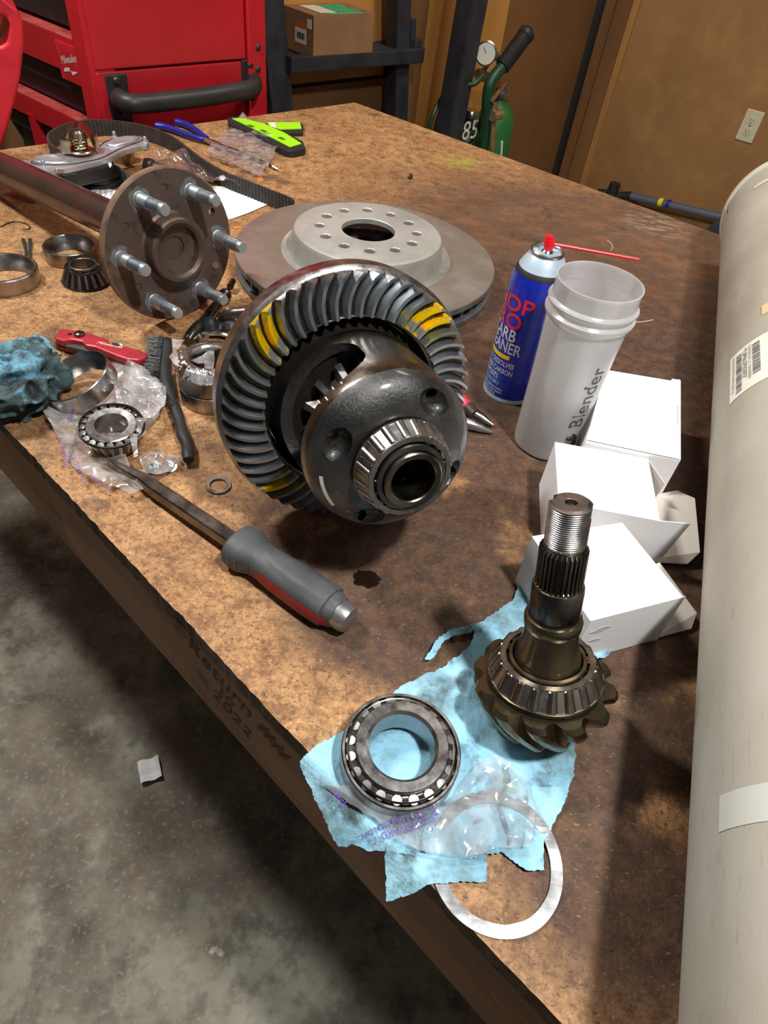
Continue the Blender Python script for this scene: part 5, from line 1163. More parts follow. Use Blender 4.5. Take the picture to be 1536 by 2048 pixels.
for i, (p, (w_, h_)) in enumerate(zip(pth, secs)):
    t_ = (pth[min(i+1, 4)]-pth[max(i-1, 0)]).normalized(); y_ = Vector((0, 0, 1)).cross(t_).normalized(); z_ = t_.cross(y_)
    c_ = .22
    for (a_, d_) in ((-1, -1+c_), (-1+c_, -1), (1-c_, -1), (1, -1+c_), (1, 1-c_), (1-c_, 1), (-1+c_, 1), (-1, 1-c_)): vs.append(p+y_*w_*a_+z_*h_*d_)
b.add(vs, [(i*8+k, i*8+(k+1) % 8, (i+1)*8+(k+1) % 8, (i+1)*8+k) for i in range(4) for k in range(8)]+[tuple(range(8)), tuple(32+k for k in range(8))[::-1]])
b.build('bar', M['barm'] if 'barm' in M else M.setdefault('barm', mat('worn_black_bar', (.20, .185, .16), .32, .95, [(40, (.10, .09, .08), .4, .65), (20, (.32, .28, .20), .6, .8)], rvar=(40, .2, .42))), pry, smooth=25)
# ------------------------------------------------------------------ utility knife
def poly(px, z=0): return [tuple(G(x, y, z).xy) for x, y in px]
def c7(pts): return [(x/4.518, 640+y/4.518) for x, y in pts]
kn0 = G(200, 700); kn = thing('utility_knife', 'red folding utility knife with black back spring behind the clear bag', 'knife', Tz(kn0.x, kn0.y, 0))
def kp(nm, px, z0, z1, m, bev=.0015, zr=None):
    b = MB(); b.prism(poly(c7(px), zr if zr is not None else z1), z0, z1); return kid(b, nm, m, kn, smooth=0, bevel=bev)
kp('lower_shell', [(495, 240), (560, 262), (640, 285), (960, 360), (1145, 425), (1280, 415), (1335, 375), (1325, 330), (1140, 340), (960, 290), (600, 205), (500, 205)], .001, .007, M['knifered'], zr=.004)
kp('spring', [(498, 205), (580, 195), (680, 200), (780, 245), (960, 300), (1150, 360), (1330, 330), (1332, 350), (1270, 385), (1150, 390), (960, 330), (780, 280), (600, 235), (520, 228)], .006, .0125, M['blackmatte'], .001, zr=.010)
kp('blade_holder', [(590, 196), (690, 190), (770, 225), (940, 300), (960, 320), (760, 270), (590, 232)], .0100, .0150, M['rubber'], .0006)
kp('upper_shell', [(495, 160), (492, 128), (522, 118), (525, 78), (570, 72), (640, 86), (760, 100), (850, 130), (975, 170), (985, 200), (1130, 235), (1260, 265), (1332, 300), (1320, 335), (1255, 362), (1150, 352), (1050, 318), (930, 270), (860, 240), (770, 225), (740, 190), (640, 172), (560, 185)], .0125, .0215, M['knifered'], .0025)
for x, y, r in ((716, 128, .0062),):
    P = G(x/4.518, 640+y/4.518, .0225); b = MB(); b.lathe([(0, .003), (r*.7, .0028), (r, .0015), (r, -.003)], 24, Matrix.Translation(P)); kid(b, 'pivot_screw', M['darksteel'], kn)
P = G(632/4.518, 640+130/4.518, .0216); b = MB(); b.lathe([(0, .0006), (.0025, .0004), (.0028, 0)], 16, Matrix.Translation(P)); kid(b, 'rivet', M['darksteel'], kn)
A_ = G(880/4.518, 640+196/4.518, .0222); B_ = G(1080/4.518, 640+236/4.518, .0222); o = text('knife_lettering', 'Milwaukee', .0075, M['white'], kn, None, 0, font_shear=.35, align='LEFT'); o.matrix_parent_inverse = kn.matrix_basis.inverted(); o.matrix_basis = frame(A_+Vector((0, -.001, -.0002)), Vector((0, 0, 1)), B_-A_)
kp('thumb_stud', [(1010, 198), (1060, 205), (1085, 222), (1030, 220)], .018, .024, M['blackmatte'], .001)
# ------------------------------------------------------------------ wire brush
br0 = G(345, 760); brush = thing('wire_brush', 'small wire brush with wavy black handle lying on its side', 'brush', Tz(br0.x, br0.y, 0))
pth = [G(x, y, .009) for x, y in ((334, 682), (332, 710), (330, 740), (333, 765), (343, 800), (352, 822), (361, 848), (366, 870), (375, 890), (376, 908), (377, 920))]
wd_ = [.0070, .0075, .0080, .0078, .0062, .0068, .0060, .0072, .0066, .0070, .0055]
sm = smooth_path(pth, 4); ww = [wd_[min(i//4, 10)]*(1-(i % 4)/4)+wd_[min(i//4+1, 10)]*((i % 4)/4) for i in range(len(sm))]
b = MB(); b.tube(sm, ww, 16, sq=(1.0, .85)); kid(b, 'handle', M['blackmatte'], brush, smooth=50)
b = MB(); r2 = random.Random(5)
top, bot = G(322, 682, .010), G(314, 752, .010); side = (G(300, 715, .010)-G(325, 718, .010)).normalized()
for i in range(620):
    t_ = r2.random(); o_ = top+(bot-top)*t_; z_ = r2.random()*.017+.0015; p = Vector((o_.x, o_.y, z_))-side*.003; L = .0155+r2.random()*.004; e_ = side*L+Vector((r2.uniform(-1, 1), r2.uniform(-1, 1), r2.uniform(-.8, .8)))*.0028
    e_.z = max(e_.z, .0006-p.z); b.tube([p, p+e_], .00032, 3, cap=False)
stuff(kid(b, 'bristles', M['wirem'] if 'wirem' in M else M.setdefault('wirem', mat('dull_wire', (.05, .048, .047), .5, .3)), brush, smooth=0))
b = MB(); b.tube([top+Vector((0, 0, .0)), bot], .0085, 12, sq=(.55, 1)); kid(b, 'bristle_base', M['blackmatte'], brush)
# ------------------------------------------------------------------ blue shop towels under pinion and bearing
def edge_side(x, y): return nF.dot(Vector((x, y, 0))-C0)      # > 0 beyond the bench front edge
def towel_z(seed, base):
    def f(x, y):
        z_ = base+.0060*abs(fbm(x, y, 20, seed, 4))+.0022*max(0, fbm(x, y, 70, seed+9, 3))
        rdg = 1-abs(fbm(x, y, 14, seed+3, 2))*5; z_ += .0036*max(0, rdg)
        for (c, r) in ((BC, .046), (pb, .045)):
            d = math.hypot(x-c.x, y-c.y); k = min(1, max(0, (d-r)/.012)); z_ = base*.6+.0004+(z_-base*.6)*k
        s = edge_side(x, y)
        if s > 0: z_ -= min(s*1.1, .2)*min(1, s/.01)
        return z_
    return f
tw = poly([(599, 1516), (641, 1603), (660, 1640), (681, 1671), (713, 1677), (740, 1690), (800, 1708), (871, 1722), (920, 1722), (1000, 1704), (1059, 1746), (1088, 1740), (1085, 1687), (1103, 1657), (1125, 1611), (1147, 1554), (1153, 1469), (1180, 1430), (1160, 1330), (1210, 1317), (1238, 1290), (1178, 1257), (1158, 1252), (1100, 1230), (1049, 1158), (1023, 1203), (952, 1252), (905, 1262), (878, 1278), (850, 1322), (862, 1326), (885, 1290), (908, 1275), (950, 1266), (935, 1300), (892, 1330), (869, 1348), (851, 1348), (794, 1381), (740, 1425), (681, 1463)], .003)
tag(sheet('shop_towel', tw, .0011, towel_z(4, .0020), M['towel'], jag=.0022), 'greasy torn blue shop towel under the pinion gear and the bearing', 'towel')
tw2 = poly([(772, 1700), (780, 1782), (830, 1780), (871, 1768), (930, 1765), (971, 1764), (972, 1730), (970, 1690), (880, 1660), (790, 1650)], .002)
tag(sheet('shop_towel', tw2, .0011, towel_z(31, .0006), M['towel'], jag=.0018), 'small piece of blue towel sticking out beside the shim ring at the bench edge', 'towel')
# ------------------------------------------------------------------ crumpled rag
rc_ = G(38, 760, .022); bm = bmesh.new(); bmesh.ops.create_icosphere(bm, subdivisions=6, radius=1)
for v in bm.verts:
    d = v.co.normalized(); q = Vector((d.x*1.3, d.y*1.3, d.z*1.3))
    r = 1+.22*noise.noise(q*1.1+Vector((3, 1, 8)))
    q = Vector((q.x*.75+q.y*.5, q.y*1.15-q.x*.4, q.z*.8)); w1 = noise.noise_vector(q*1.1+Vector((9, 2, 4)))*.7; q2 = q+w1
    f1 = 1-abs(noise.noise(q2*1.25+Vector((1, 5, 2))))*3.4; f2 = 1-abs(noise.noise(q2*2.3+Vector((4, 1, 6))))*3
    r += .21*f1+.05*f2+.012*noise.noise(q*7)-.14
    v.co = Vector((d.x*.050*r, d.y*.062*r, d.z*.040*r))
    v.co.z = max(v.co.z, -.0205)
me = bpy.data.meshes.new('rag'); bm.to_mesh(me); bm.free(); me.shade_smooth(); me.materials.append(M['ragdirty']); o = bpy.data.objects.new('crumpled_rag', me); COL.objects.link(o); o.location = (rc_.x, rc_.y, .021)
tag(o, 'crumpled greasy blue shop rag at the left edge of the bench', 'rag')
# ------------------------------------------------------------------ clear bags
def bagz(seed, base, amp, s=26, domes=()):
    def f(x, y):
        z_ = base+amp*abs(fbm(x, y, s*.8, seed, 3))*2.2+amp*.7*max(0, 1-abs(fbm(x, y, s*.6, seed+5, 2))*5)+amp*.10*fbm(x, y, s*5, seed+2, 2)
        for (c, r, h) in domes:
            d = math.hypot(x-c[0], y-c[1])/r
            if d < 1: z_ = max(z_, h*(1-d**4)+amp*.5*fbm(x, y, s*2, seed, 3))
        s_ = edge_side(x, y)
        if s_ > 0: z_ -= s_*.9
        return z_
    return f
ba = poly([(641, 1562), (693, 1578), (740, 1612), (786, 1631), (825, 1622), (839, 1588), (860, 1600), (899, 1603), (930, 1560), (955, 1530), (988, 1512), (1018, 1530), (1050, 1554), (1058, 1590), (1065, 1619), (1060, 1660), (1055, 1700), (1000, 1700), (960, 1712), (907, 1718), (863, 1714), (820, 1700), (778, 1679), (750, 1640), (700, 1610)], .006)
bagA = thing('clear_bag', 'clear plastic bag with purple print in front of the bearing on the towel', 'bag', (G(940, 1640).x, G(940, 1640).y, .003))
o = sheet('film', ba, .0017, bagz(8, .0075, .0075, 24), M['film'], bagA); o.matrix_parent_inverse = bagA.matrix_basis.inverted()
def bag_text(bag, s, px, py, z_, size, ang, m=M['purple'], curve=0):
    P = G(px, py, z_); f_ = lambda x, y: (x, y+curve*x*x, 0)
    o = text('bag_lettering', s, size, m, bag, None, 0, fn=f_, cuts=.003); o.matrix_parent_inverse = bag.matrix_basis.inverted(); o.matrix_basis = Matrix.Translation(P) @ Matrix.Rotation(ang, 4, 'Z'); return o
bag_text(bagA, 'L. GIRDLARD', 815, 1655, .020, .0068, math.radians(205)); bag_text(bagA, 'PART NO. 4126', 800, 1642, .021, .0050, math.radians(205)); bag_text(bagA, 'ACK', 862, 1612, .021, .0075, math.radians(125)); bag_text(bagA, 'C.L.B NO.', 845, 1630, .021, .0058, math.radians(125)); bag_text(bagA, 'Jack', 682, 1600, .012, .008, math.radians(-45)); bag_text(bagA, 'JACK NOW', 758, 1655, .016, .0055, math.radians(215))
bb = poly([(77, 810), (100, 850), (128, 895), (133, 917), (162, 950), (206, 972), (263, 996), (297, 981), (262, 940), (250, 905), (277, 886), (305, 850), (332, 810), (334, 790), (323, 770), (308, 757), (285, 745), (261, 740), (254, 713), (243, 691), (219, 704), (212, 724), (223, 746), (228, 780), (215, 800), (180, 815), (150, 812), (104, 808)], .004)
bagB = thing('clear_bag', 'large crinkled clear bag holding the bearing cone at the left bench edge', 'bag', (G(190, 860).x, G(190, 860).y, .003))
cxy = (Tc.translation.x, Tc.translation.y)
hole_c = Vector((cxy[0], cxy[1]))
o = sheet('film', bb, .0018, bagz(15, .0035, .0085, 22), M['filmhazy'], bagB); o.matrix_parent_inverse = bagB.matrix_basis.inverted()
bc = poly([(232, 838), (247, 850), (262, 845), (268, 865), (262, 885), (268, 915), (275, 918), (277, 888), (300, 856), (332, 812), (334, 788), (322, 768), (300, 752), (262, 742), (236, 748), (228, 770), (234, 800)], .022)
o = sheet('film_fold', bc, .0018, bagz(19, .017, .014, 26), M['filmhazy'], bagB); o.matrix_parent_inverse = bagB.matrix_basis.inverted()
bag_text(bagB, 'L.GIRDLARD PART', 128, 905, .012, .0062, math.radians(-62)); bag_text(bagB, 'JACK C.L.B NO. 4126', 155, 935, .012, .0058, math.radians(-52)); bag_text(bagB, 'PACK', 142, 830, .012, .007, math.radians(-80)); bag_text(bagB, 'CHINA NOW', 200, 966, .011, .0058, math.radians(-32))
bs = poly([(278, 922), (294, 913), (312, 908), (315, 898), (322, 903), (330, 910), (369, 913), (360, 928), (345, 946), (325, 962), (308, 954), (291, 949)], .004)
bagC = thing('small_parts_bag', 'little clear bag with two bolts beside the pry bar tip', 'bag', (G(320, 930).x, G(320, 930).y, .002))
o = sheet('film', bs, .0015, bagz(23, .0045, .0070, 30), M['film'], bagC); o.matrix_parent_inverse = bagC.matrix_basis.inverted()
for k, (x, y, lab_) in enumerate(((306, 934, 'left of the two zinc bolts inside the little clear bag'), (340, 931, 'right of the two zinc bolts inside the little clear bag'))):
    P = G(x, y, .0057); t = thing('bolt', lab_, 'bolt', frame(P, Vector((-.3+.5*k, -.5, .75))), 'bolts in the little bag')
    b = MB(); b.lathe([(0, .0015), (.0022, .0015), (.0024, .0035), (.0042, .0035), (.0048, .0028), (.0050, 0), (.0072, -.0004), (.0074, -.0014), (0, -.0014)], 24); b.build('head', M['zinc'], t)
    b = MB(); b.lathe([(0, -.0030), (.0028, -.0030), (.0028, -.0012)], 12); b.build('shank', M['zincdark'], t)
# film wrapped on the stacked bearing
bagD = thing('clear_bag', 'torn clear film draped over the stacked bearing left of the ring gear', 'bag', (sp_.x, sp_.y, .05))
b = MB(); vs = []; nA_, nR_ = 46, 7
for i in range(nA_+1):
    a = math.radians(165+150*i/nA_)
    for j in range(nR_+1):
        s = j/nR_; r = .030+.0125*s+.002*noise.noise(Vector((a*6, s*3, 1))); z_ = .0575-.012*s*s+.0045*noise.noise(Vector((a*9, s*4, 4)))
        vs.append((sp_.x+r*math.cos(a), sp_.y+r*math.sin(a), z_))
b.add(vs, [(i*(nR_+1)+j, (i+1)*(nR_+1)+j, (i+1)*(nR_+1)+j+1, i*(nR_+1)+j+1) for i in range(nA_) for j in range(nR_)]); kid(b, 'film', M['filmhazy'], bagD, smooth=80, fix=False)
o = sheet('film_flap', poly([(343, 678), (370, 680), (352, 700), (356, 712), (365, 735), (348, 728), (338, 713), (346, 705)], .055), .0015, bagz(41, .052, .004, 30), M['filmhazy'], bagD); o.matrix_parent_inverse = bagD.matrix_basis.inverted()
o = sheet('film_flap', poly([(382, 725), (428, 700), (430, 730), (425, 755), (408, 760), (410, 735)], .045), .0015, bagz(43, .046, .005, 30), M['filmhazy'], bagD); o.matrix_parent_inverse = bagD.matrix_basis.inverted()
# back bags
bd = poly([(485, 234), (560, 292), (538, 332), (520, 354), (470, 335), (407, 309), (440, 275)], .006)
tag(sheet('clear_bag', bd, .002, bagz(51, .006, .008, 18), M['film']), 'flat clear bag lying over the long pliers at the back of the bench', 'bag')
be = poly([(300, 312), (330, 305), (345, 310), (385, 318), (400, 335), (440, 350), (478, 372), (490, 382), (450, 372), (400, 366), (350, 350), (320, 335)], .01)
tag(sheet('clear_bag', be, .002, bagz(57, .006, .013, 24), M['filmdark']), 'crumpled rose-tinted clear bag behind the wheel flange', 'bag')
# ------------------------------------------------------------------ toothed belt
bp = [(588, 434), (575, 426), (540, 412), (500, 396), (460, 380), (420, 358), (385, 332), (350, 305), (310, 287), (270, 277), (225, 272), (180, 272), (140, 280), (112, 293), (102, 308), (112, 325), (145, 342), (190, 352), (230, 362), (258, 382), (262, 398)]
P_ = smooth_path([G(x, y) for x, y in bp], 10); HBt = .030
# resample
cum = [0]
for i in range(1, len(P_)): cum.append(cum[-1]+(P_[i]-P_[i-1]).length)
def at_len(s):
    import bisect
    i = min(max(bisect.bisect(cum, s)-1, 0), len(P_)-2); t_ = (s-cum[i])/(cum[i+1]-cum[i]+1e-9); return P_[i]+(P_[i+1]-P_[i])*t_
LB = cum[-1]; pitch = .008; nb = int(LB/pitch*4); b = MB(); vs = []
for i in range(nb+1):
    s = LB*i/nb; p = at_len(s); t_ = (at_len(min(s+.002, LB))-at_len(max(s-.002, 0))).normalized(); nn = Vector((-t_.y, t_.x, 0))
    dpt = .0040 if i % 4 in (0, 1) else .0014
    for off, zz in ((-.0011, .0005), (-.0011, HBt), (dpt-.0006, HBt), (dpt-.0006, .0005)): vs.append(p+nn*off+Vector((0, 0, zz)))
b.add(vs, [(i*4+k, i*4+(k+1) % 4, (i+1)*4+(k+1) % 4, (i+1)*4+k) for i in range(nb) for k in range(4)]+[(0, 1, 2, 3), tuple(nb*4+k for k in range(4))[::-1]])
tag(b.build('timing_belt', M['belt'], smooth=0), 'black toothed timing belt standing on edge at the back left of the bench', 'belt')
# ------------------------------------------------------------------ pump housing with its gasket face up
def c6(pts): return [(x/4.955+30, 240+y/4.955) for x, y in pts]
HZp = .052; ph = G(150, 345); pump = thing('pump_housing', 'cast aluminium pump housing with black pulley behind the axle shaft', 'pump', Tz(ph.x, ph.y, 0))
o1 = [(10, 425), (60, 408), (170, 395), (250, 360), (400, 318), (500, 298), (650, 285), (820, 258), (880, 215), (930, 190), (1010, 172), (1100, 158), (1200, 150), (1262, 155), (1282, 180), (1315, 190), (1325, 220), (1305, 245), (1250, 252), (1180, 270), (1100, 292), (1020, 325), (960, 360), (850, 400), (720, 430), (600, 458), (480, 478), (410, 478), (380, 492), (300, 512), (245, 500), (200, 480), (100, 450)]
b = MB(); b.prism(poly(c6(o1), HZp), HZp-.009, HZp); pl_ = kid(b, 'flange_plate', M['alu'], pump, smooth=0, bevel=.0015)
def groove(px, nm='gasket_groove', r=.0011, z_=HZp, m=M['blackmatte']):
    b = MB(); P = smooth_path([G(x, y, z_+.0003) for x, y in c6(px)], 4); b.tube(P+[P[0]], r, 6); return kid(b, nm, m, pump)
groove([(165, 430), (180, 400), (290, 350), (420, 325), (560, 315), (800, 275), (900, 215), (1030, 178), (1180, 160), (1255, 165), (1262, 200), (1180, 235), (1060, 275), (960, 325), (850, 380), (700, 415), (540, 440), (380, 445), (250, 445)])
# recessed volute bowls as raised lips + hollows
for px, m_ in (([(170, 420), (200, 375), (290, 350), (400, 350), (480, 380), (530, 425), (430, 435), (280, 438)], M['alu']), ([(900, 250), (960, 205), (1080, 172), (1200, 168), (1240, 185), (1180, 222), (1050, 255), (950, 268)], M['alu'])):
    pp_ = poly(c6(px), HZp+.001); cx_ = sum(p[0] for p in pp_)/len(pp_); cy_ = sum(p[1] for p in pp_)/len(pp_)
    b = MB(); n_ = len(pp_); ringz = [(1, HZp+.0002), (.97, HZp+.0035), (.86, HZp+.0045), (.75, HZp+.0025), (.4, HZp+.0008)]
    vs = [(cx_+(p[0]-cx_)*k, cy_+(p[1]-cy_)*k, z_) for k, z_ in ringz for p in pp_]+[(cx_, cy_, HZp+.0006)]
    b.add(vs, [(i*n_+j, i*n_+(j+1) % n_, (i+1)*n_+(j+1) % n_, (i+1)*n_+j) for i in range(4) for j in range(n_)]+[(4*n_+j, 4*n_+(j+1) % n_, 5*n_) for j in range(n_)]); kid(b, 'volute', m_, pump, smooth=70)
b = MB(); b.prism(poly(c6([(400, 490), (470, 620), (620, 600), (960, 520), (985, 470), (940, 360), (700, 420)]), .030), .018, HZp-.008); kid(b, 'pump_body', M['blackpaint'], pump, smooth=0, bevel=.004)
Pp = G(200, 352, .012); b = MB(); b.lathe([(0, .0), (.034, 0), (.037, .002), (.037, .006), (.033, .008), (.033, .015), (.037, .017), (.037, .020), (0, .020)], 48, Tz(Pp.x, Pp.y, 0)); kid(b, 'pulley', M['blackpaint'], pump)
for (x, y) in ((285, 455), (985, 165), (1290, 215)):
    P = G(x/4.955+30, 240+y/4.955, HZp); b = MB(); b.lathe([(.0001, -.014), (.0065, -.014), (.0065, 0), (.0032, .0005), (.0032, .008), (.0025, .009), (.0001, .009)], 20, Matrix.Translation(P)); kid(b, 'dowel_boss', M['alu'], pump)
# black printed streak
b = MB(); b.prism(poly(c6([(890, 370), (925, 362), (965, 470), (945, 500)]), .040), HZp-.0085, HZp-.008); kid(b, 'scratch_mark', M['smudge'], pump, smooth=0)
# thermostat lying on the housing
tp = G(162, 302, HZp+.004); tm = thing('thermostat', 'yellow zinc thermostat with spring and arched bridge on the pump housing', 'thermostat', Tz(tp.x, tp.y, HZp+.0048, .3) @ Matrix.Scale(1.25, 4))
b = MB(); pts = []
for i in range(17): a = PI*i/16; pts.append((.019*math.cos(a), .016, .004+.026*math.sin(a)))
vs = []
for (x, y, z_) in pts:
    for yy in (-.004, .024): vs.append((x, yy, z_))
for (x, y, z_) in pts:
    for yy in (-.004, .024): vs.append((x*.93, yy, z_*.95))
b.add(vs, [(2*i, 2*i+1, 2*i+3, 2*i+2) for i in range(16)]+[(34+2*i, 34+2*i+2, 34+2*i+3, 34+2*i+1) for i in range(16)]+[(2*i, 2*i+2, 34+2*i+2, 34+2*i) for i in range(16)]+[(2*i+1, 34+2*i+1, 34+2*i+3, 2*i+3) for i in range(16)]); b.build('arch', M['yzinc'], tm, smooth=50)
b = MB(); b.lathe([(0, -.001), (.0165, 0), (.0175, .002), (.0165, .003), (.009, .0035), (.006, .006), (.006, .016), (.0045, .018), (0, .018)], 32, Tz(0, -.002, 0)); b.build('valve_disc', M['yzinc'], tm)
b = MB(); b.lathe([(.0045, .014), (.0070, .015), (.0070, .024), (.0045, .027), (0, .027)], 24, Tz(.001, -.003, 0)); b.build('piston_housing', M['steel'], tm)
b = MB(); b.tube([(.0105*math.cos(i*.55), -.002+.0105*math.sin(i*.55), .003+i*.00033) for i in range(44)], .0011, 6); b.build('spring', M['yzinc'], tm)
b = MB(); b.prism([(-.024, -.012), (-.010, -.017), (-.012, -.008), (-.020, .002)], .0, .017, None); b.build('tab', M['yzinc'], tm, smooth=0, bevel=.001)
b = MB(); b.box((.021, .012, .008), (.002, .022, .018)); b.build('side_plate', M['yzinc'], tm, smooth=0, bevel=.0006)
# brass sleeve behind
P = G(249, 322); b = MB(); b.lathe([(.0165, .0005), (.0195, 0), (.0205, .0012), (.0205, .030), (.0195, .031), (.0165, .031)], 48, closed=True); b.lathe([(0, .002), (.0166, .002), (.0166, .003), (0, .003)], 32)
tag(b.build('brass_sleeve', M['brass'], T=Tz(P.x, P.y, 0)), 'short tarnished brass sleeve standing behind the pump housing', 'sleeve')
P = G(290, 345); q = G(318, 350); d_ = (q-P); b = MB(); pts = [(0, 0), (.006, .0), (.0125, .003), (.0135, .010), (.0125, .018), (.008, .021), (.008, .060), (0, .060)]
b.lathe([(r, z_) for r, z_ in pts], 28, frame((P.x, P.y, .0136), (d_.x, d_.y, 0))); tag(b.build('rubber_plug', M['brownrub'] if 'brownrub' in M else M.setdefault('brownrub', mat('dark_brown_rubber', rgb(52, 38, 34), .5))), 'dark brown rounded rubber plug behind the wheel flange', 'plug')
# ------------------------------------------------------------------ pliers with long nose
pl0 = G(390, 265); pli = thing('long_pliers', 'long thin pliers with blue dipped handles at the back of the bench', 'pliers', Tz(pl0.x, pl0.y, 0))
for px in ([(313, 248), (335, 252), (365, 263), (395, 273), (408, 276)], [(353, 241), (372, 246), (390, 256), (402, 265), (414, 273)]):
    b = MB(); P = smooth_path([G(x, y+3, .009) for x, y in px], 5); n_ = len(P); b.tube(P, [.0082-.0032*(i/(n_-1)) for i in range(n_)], 14, sq=(1, .9)); kid(b, 'handle', M['bluegrip'], pli)
b = MB(); b.tube([G(404, 277, .008), G(428, 286, .008), G(455, 297, .007)], [.0062, .0072, .0050], 12, sq=(1, .8)); kid(b, 'joint', M['steel'], pli)
b = MB(); b.tube([G(450, 295, .006), G(510, 317, .005), G(553, 337, .004)], [.0050, .0036, .0020], 10); kid(b, 'jaws', M['darksteel'], pli)
b = MB(); b.tube([G(545, 333, .006), G(556, 339, .004)], [.0030, .0016], 8); kid(b, 'tip', M['steel'], pli)
# ------------------------------------------------------------------ green wedges
def c2_(pts): return [(500+x/2.56, y/2.56) for x, y in pts]
ga = G(530, 270); g1_ = thing('pocket_level', 'long lime green and black pocket level beside the clear bag', 'level', Tz(ga.x, ga.y, 0))
b = MB(); b.prism(poly([(455, 240), (466, 236), (500, 242), (560, 262), (606, 286), (611, 300), (585, 306), (570, 304), (500, 268), (458, 250)], .010), 0, .014); kid(b, 'body', M['blackmatte'], g1_, smooth=0, bevel=.002)
b = MB(); b.prism(poly([(464, 237), (485, 236), (530, 248), (570, 266), (603, 287), (580, 294), (545, 276), (500, 254)], .0155), .0145, .0158); kid(b, 'green_face', M['lime'], g1_, smooth=0)
for (x, y) in ((527, 262), (563, 277), (502, 252)):
    P = G(x, y, .0160); b = MB(); b.box((0, 0, .0002), (.016, .010, .0006), frame(P, Vector((0, 0, 1)), G(603, 290)-G(500, 245))); kid(b, 'window', M['limedark'], g1_, smooth=0)
gb = G(568, 255); g2_ = thing('green_packet', 'small lime green item in clear blister with white barcode at the back of the bench', 'packet', Tz(gb.x, gb.y, 0))
b = MB(); b.prism(poly([(532, 246), (600, 246), (607, 252), (606, 267), (560, 268), (535, 258)], .006), 0, .009); kid(b, 'blister', M['blackmatte'], g2_, smooth=0, bevel=.002)
b = MB(); b.prism(poly([(533, 244), (600, 244), (603, 257), (545, 259)], .0105), .0092, .0105); kid(b, 'green_face', M['lime'], g2_, smooth=0)
b = MB(); b.prism(poly([(538, 245), (550, 245), (553, 258), (544, 258)], .0107), .0106, .0109); kid(b, 'barcode_sticker', M['label'], g2_, smooth=0)
# ------------------------------------------------------------------ papers and scraps
pa_ = poly([(424, 372), (492, 372), (543, 405), (500, 424), (458, 439), (440, 410)], .002)
tag(sheet('paper_sheet', pa_, .003, lambda x, y: .0015+.0012*abs(fbm(x, y, 10, 3, 2)), M['paper']), 'blank white paper sheet right of the wheel flange', 'paper')
pb_ = thing('printed_paper', 'printed white paper strip under the pump housing', 'paper', Tz(G(180, 388).x, G(180, 388).y, 0))
A_, B_, C_, D_ = G(122, 363), G(236, 383), G(240, 425), G(150, 395)
b = MB(); panel(b, [p+Vector((0, 0, .001)) for p in (A_, B_, C_, D_)]); kid(b, 'sheet', M['paper'], pb_, smooth=0)
for k in range(9):
    u1 = (B_-A_).normalized(); v1 = (D_-A_).normalized(); P = A_+(B_-A_)*(.12+.095*k)+Vector((0, 0, .0016)); 
    o = text('paper_lettering', 'WHOLESALE PARTS'[k % 5:k % 5+8], .008, M['inkgrey'], pb_, None, 0, align='LEFT'); o.matrix_parent_inverse = pb_.matrix_basis.inverted(); o.matrix_basis = frame(P+(C_-B_)*.06, Vector((0, 0, 1)), (C_-B_)*1.0)
for px, lab_, m_ in (([(512, 357), (524, 356), (528, 362), (518, 366)], 'small orange paper scrap near the back clear bag', 'orangebit'), ([(463, 455), (480, 453), (484, 457), (470, 459)], 'thin orange sliver between wheel flange and brake rotor', 'orangebit')):
    b = MB(); b.prism(poly(px), 0, .0012); tag(b.build('orange_scrap', M[m_], smooth=0), lab_, 'scrap')
def wire(name, px, r, m_, lab_, cat, z_=None):
    b = MB(); b.tube(smooth_path([G(x, y, r) for x, y in px], 6), r, 6); tag(b.build(name, M[m_]), lab_, cat)
wire('wire_hook', [(-12, 452), (2, 453), (12, 448), (30, 443), (50, 447), (60, 453), (58, 458), (46, 458)], .0009, 'hairpin', 'thin bent wire hook at the left edge', 'wire')
wire('twig', [(1240, 651), (1262, 645), (1285, 644), (1306, 640)], .0012, 'twig', 'pale thin stick lying right of the shaker cup', 'stick')
wire('curled_thread', [(1214, 481), (1222, 487), (1225, 496), (1221, 501)], .0009, 'twig', 'short curled thread near the red straw', 'thread')
for x0_, x1_, lab_ in ((46, 52, 'left of two flat black pins between the bearing races'), (60, 60, 'right of two flat black pins between the bearing races')):
    b = MB(); b.tube([G(x0_, 478, .004), G(x1_, 500, .003), G(x1_+1, 520, .002)], [.0030, .0022, .0020], 6, sq=(1, .5)); tag(b.build('flat_pin', M['blackmatte']), lab_, 'pin', 'flat pins')
P = G(821, 352, .006); b = MB(); b.lathe([(.0001, -.004), (.0055, -.004), (.0055, .001), (.0035, .0015), (.0035, .005), (.0001, .005)], 6, frame(P, Vector((.3, -.4, .8)))); tag(b.build('loose_nut', M['darksteel'], smooth=20), 'tiny dark nut alone at the back middle of the bench', 'nut')
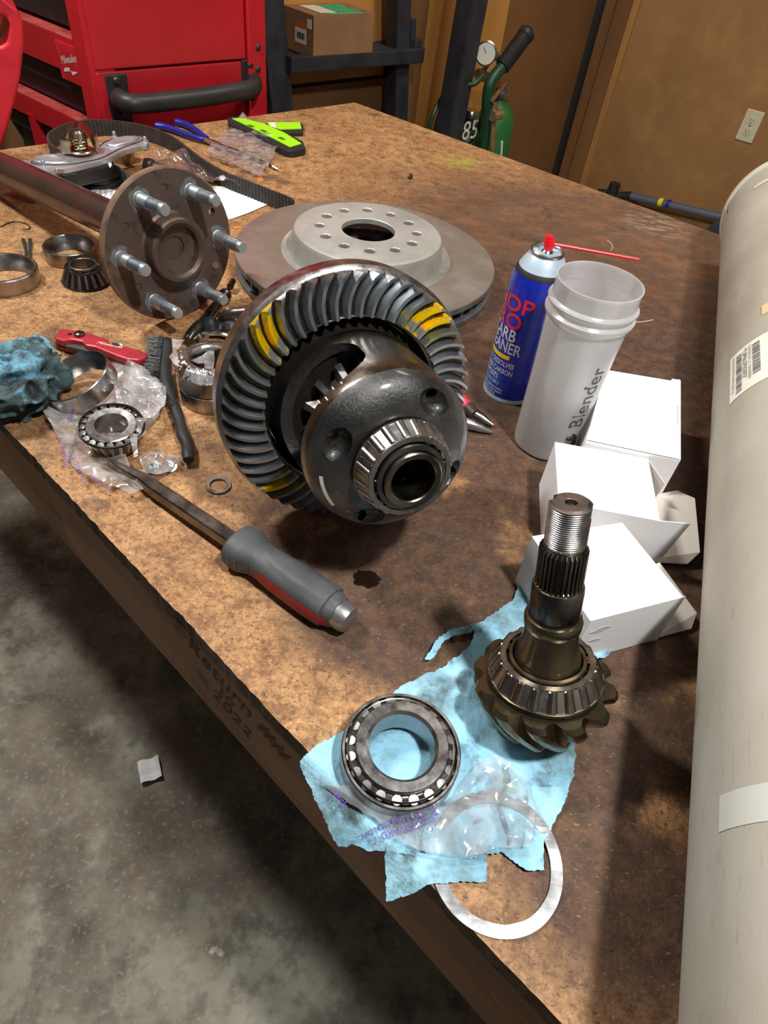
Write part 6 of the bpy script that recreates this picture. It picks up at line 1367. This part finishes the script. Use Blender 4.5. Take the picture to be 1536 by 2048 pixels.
# ------------------------------------------------------------------ drift tool with swivel, clamp, ball ends near the stack
dt0 = G(425, 620); dt = thing('drift_tool', 'dark steel rod with swivel joint lying between wheel flange and stacked bearing', 'tool', Tz(dt0.x, dt0.y, 0))
b = MB(); b.tube([G(466, 562, .011), G(460, 574, .011)], [.0045, .0050], 12); kid(b, 'tip', M['darksteel'], dt)
b = MB(); b.lathe([(0, -.011), (.008, -.010), (.0095, -.004), (.0085, -.003), (.0085, .0), (.0095, .001), (.0095, .004), (.0085, .005), (.007, .011), (0, .012)], 24, frame(G(449, 592, .011), G(466, 562, .011)-G(445, 598, .011))); kid(b, 'swivel', M['darksteel'], dt)
b = MB(); b.tube([G(440, 603, .011), G(400, 655, .010)], [.0072, .0078], 16); kid(b, 'rod', M['darksteel'], dt)
b = MB(); b.tube([G(402, 651, .010), G(398, 656, .010), G(384, 672, .010), G(376, 683, .009)], [.0085, .0095, .0095, .0075], 16); kid(b, 'socket_end', M['darksteel'], dt)
c0_ = G(450, 660); cl_ = thing('bent_clamp', 'maroon bent steel clamp arm half hidden behind the ring gear', 'clamp', Tz(c0_.x, c0_.y, 0))
b = MB(); b.tube(smooth_path([G(441, 665, .005), G(446, 645, .014), G(452, 632, .026), G(462, 627, .030), G(485, 625, .030), G(520, 622, .030)], 5), .0065, 12, sq=(1.3, .8)); kid(b, 'arm', M['maroon'], cl_)
b = MB(); b.tube([G(441, 668, .0062), G(470, 662, .0062), G(500, 655, .0062)], .006, 12); kid(b, 'foot', M['darksteel'], cl_)
P = G(422, 652, .0125); b = MB(); b.lathe([(0, -.009), (.010, -.008), (.0125, -.003), (.0125, .003), (.010, .008), (0, .009)], 10, frame(P, Vector((.9, .1, .3)))); tag(b.build('black_knob', M['blackmatte'], smooth=25), 'faceted black rubber knob left of the maroon clamp', 'knob')
P = G(462, 655, .012); b = MB(); b.lathe([(0, -.009), (.009, -.008), (.0115, -.003), (.0115, .003), (.009, .008), (0, .009)], 9, frame(P, Vector((.9, .1, .3)))); tag(b.build('black_knob', M['blackmatte'], smooth=25), 'faceted black rubber knob right of the maroon clamp', 'knob')
b = MB()
for k, (x, y) in enumerate(((478, 640), (476, 652), (470, 662))): P = G(x, y, .010); b.lathe([(0, -.006), (.0085, -.005), (.0095, 0), (.0085, .005), (0, .006)], 16, frame(P, Vector((.3, -1, .1))))
tag(b.build('white_connector', M['white']), 'ribbed white plastic connector touching the ring gear rim', 'connector')
b = MB(); b.tube(smooth_path([G(396, 672, .006), G(412, 666, .008), G(440, 665, .008), (G(462, 670, .008)), G(475, 676, .008)], 5), .0045, 10, sq=(1.5, .7)); b.tube([G(402, 676, .007), G(414, 674, .012)], [.006, .004], 10); tag(b.build('chrome_lever', M['steel']), 'chrome lever tool behind the stacked bearing', 'lever')
# ------------------------------------------------------------------ needle nose pliers right of the carrier
n0 = G(960, 840); nn_ = thing('needle_nose_pliers', 'needle nose pliers with red grips half hidden behind the carrier', 'pliers', Tz(n0.x, n0.y, 0))
b = MB(); b.tube([G(918, 800, .012), G(935, 815, .011)], [.009, .0085], 14); kid(b, 'grip', M['redplastic'], nn_)
b = MB(); b.tube([G(936, 816, .011), G(950, 830, .010)], [.0085, .0075], 14); kid(b, 'grip_end', M['brownrub'], nn_)
b = MB(); b.tube([G(944, 825, .009), G(965, 836, .007), G(986, 850, .004)], [.0072, .0052, .0022], 12); kid(b, 'upper_jaw', M['steel'], nn_)
b = MB(); b.tube([G(915, 842, .009), G(940, 848, .008), G(962, 856, .006), G(984, 864, .0035)], [.0078, .0072, .0055, .0022], 12); kid(b, 'lower_jaw', M['steel'], nn_)
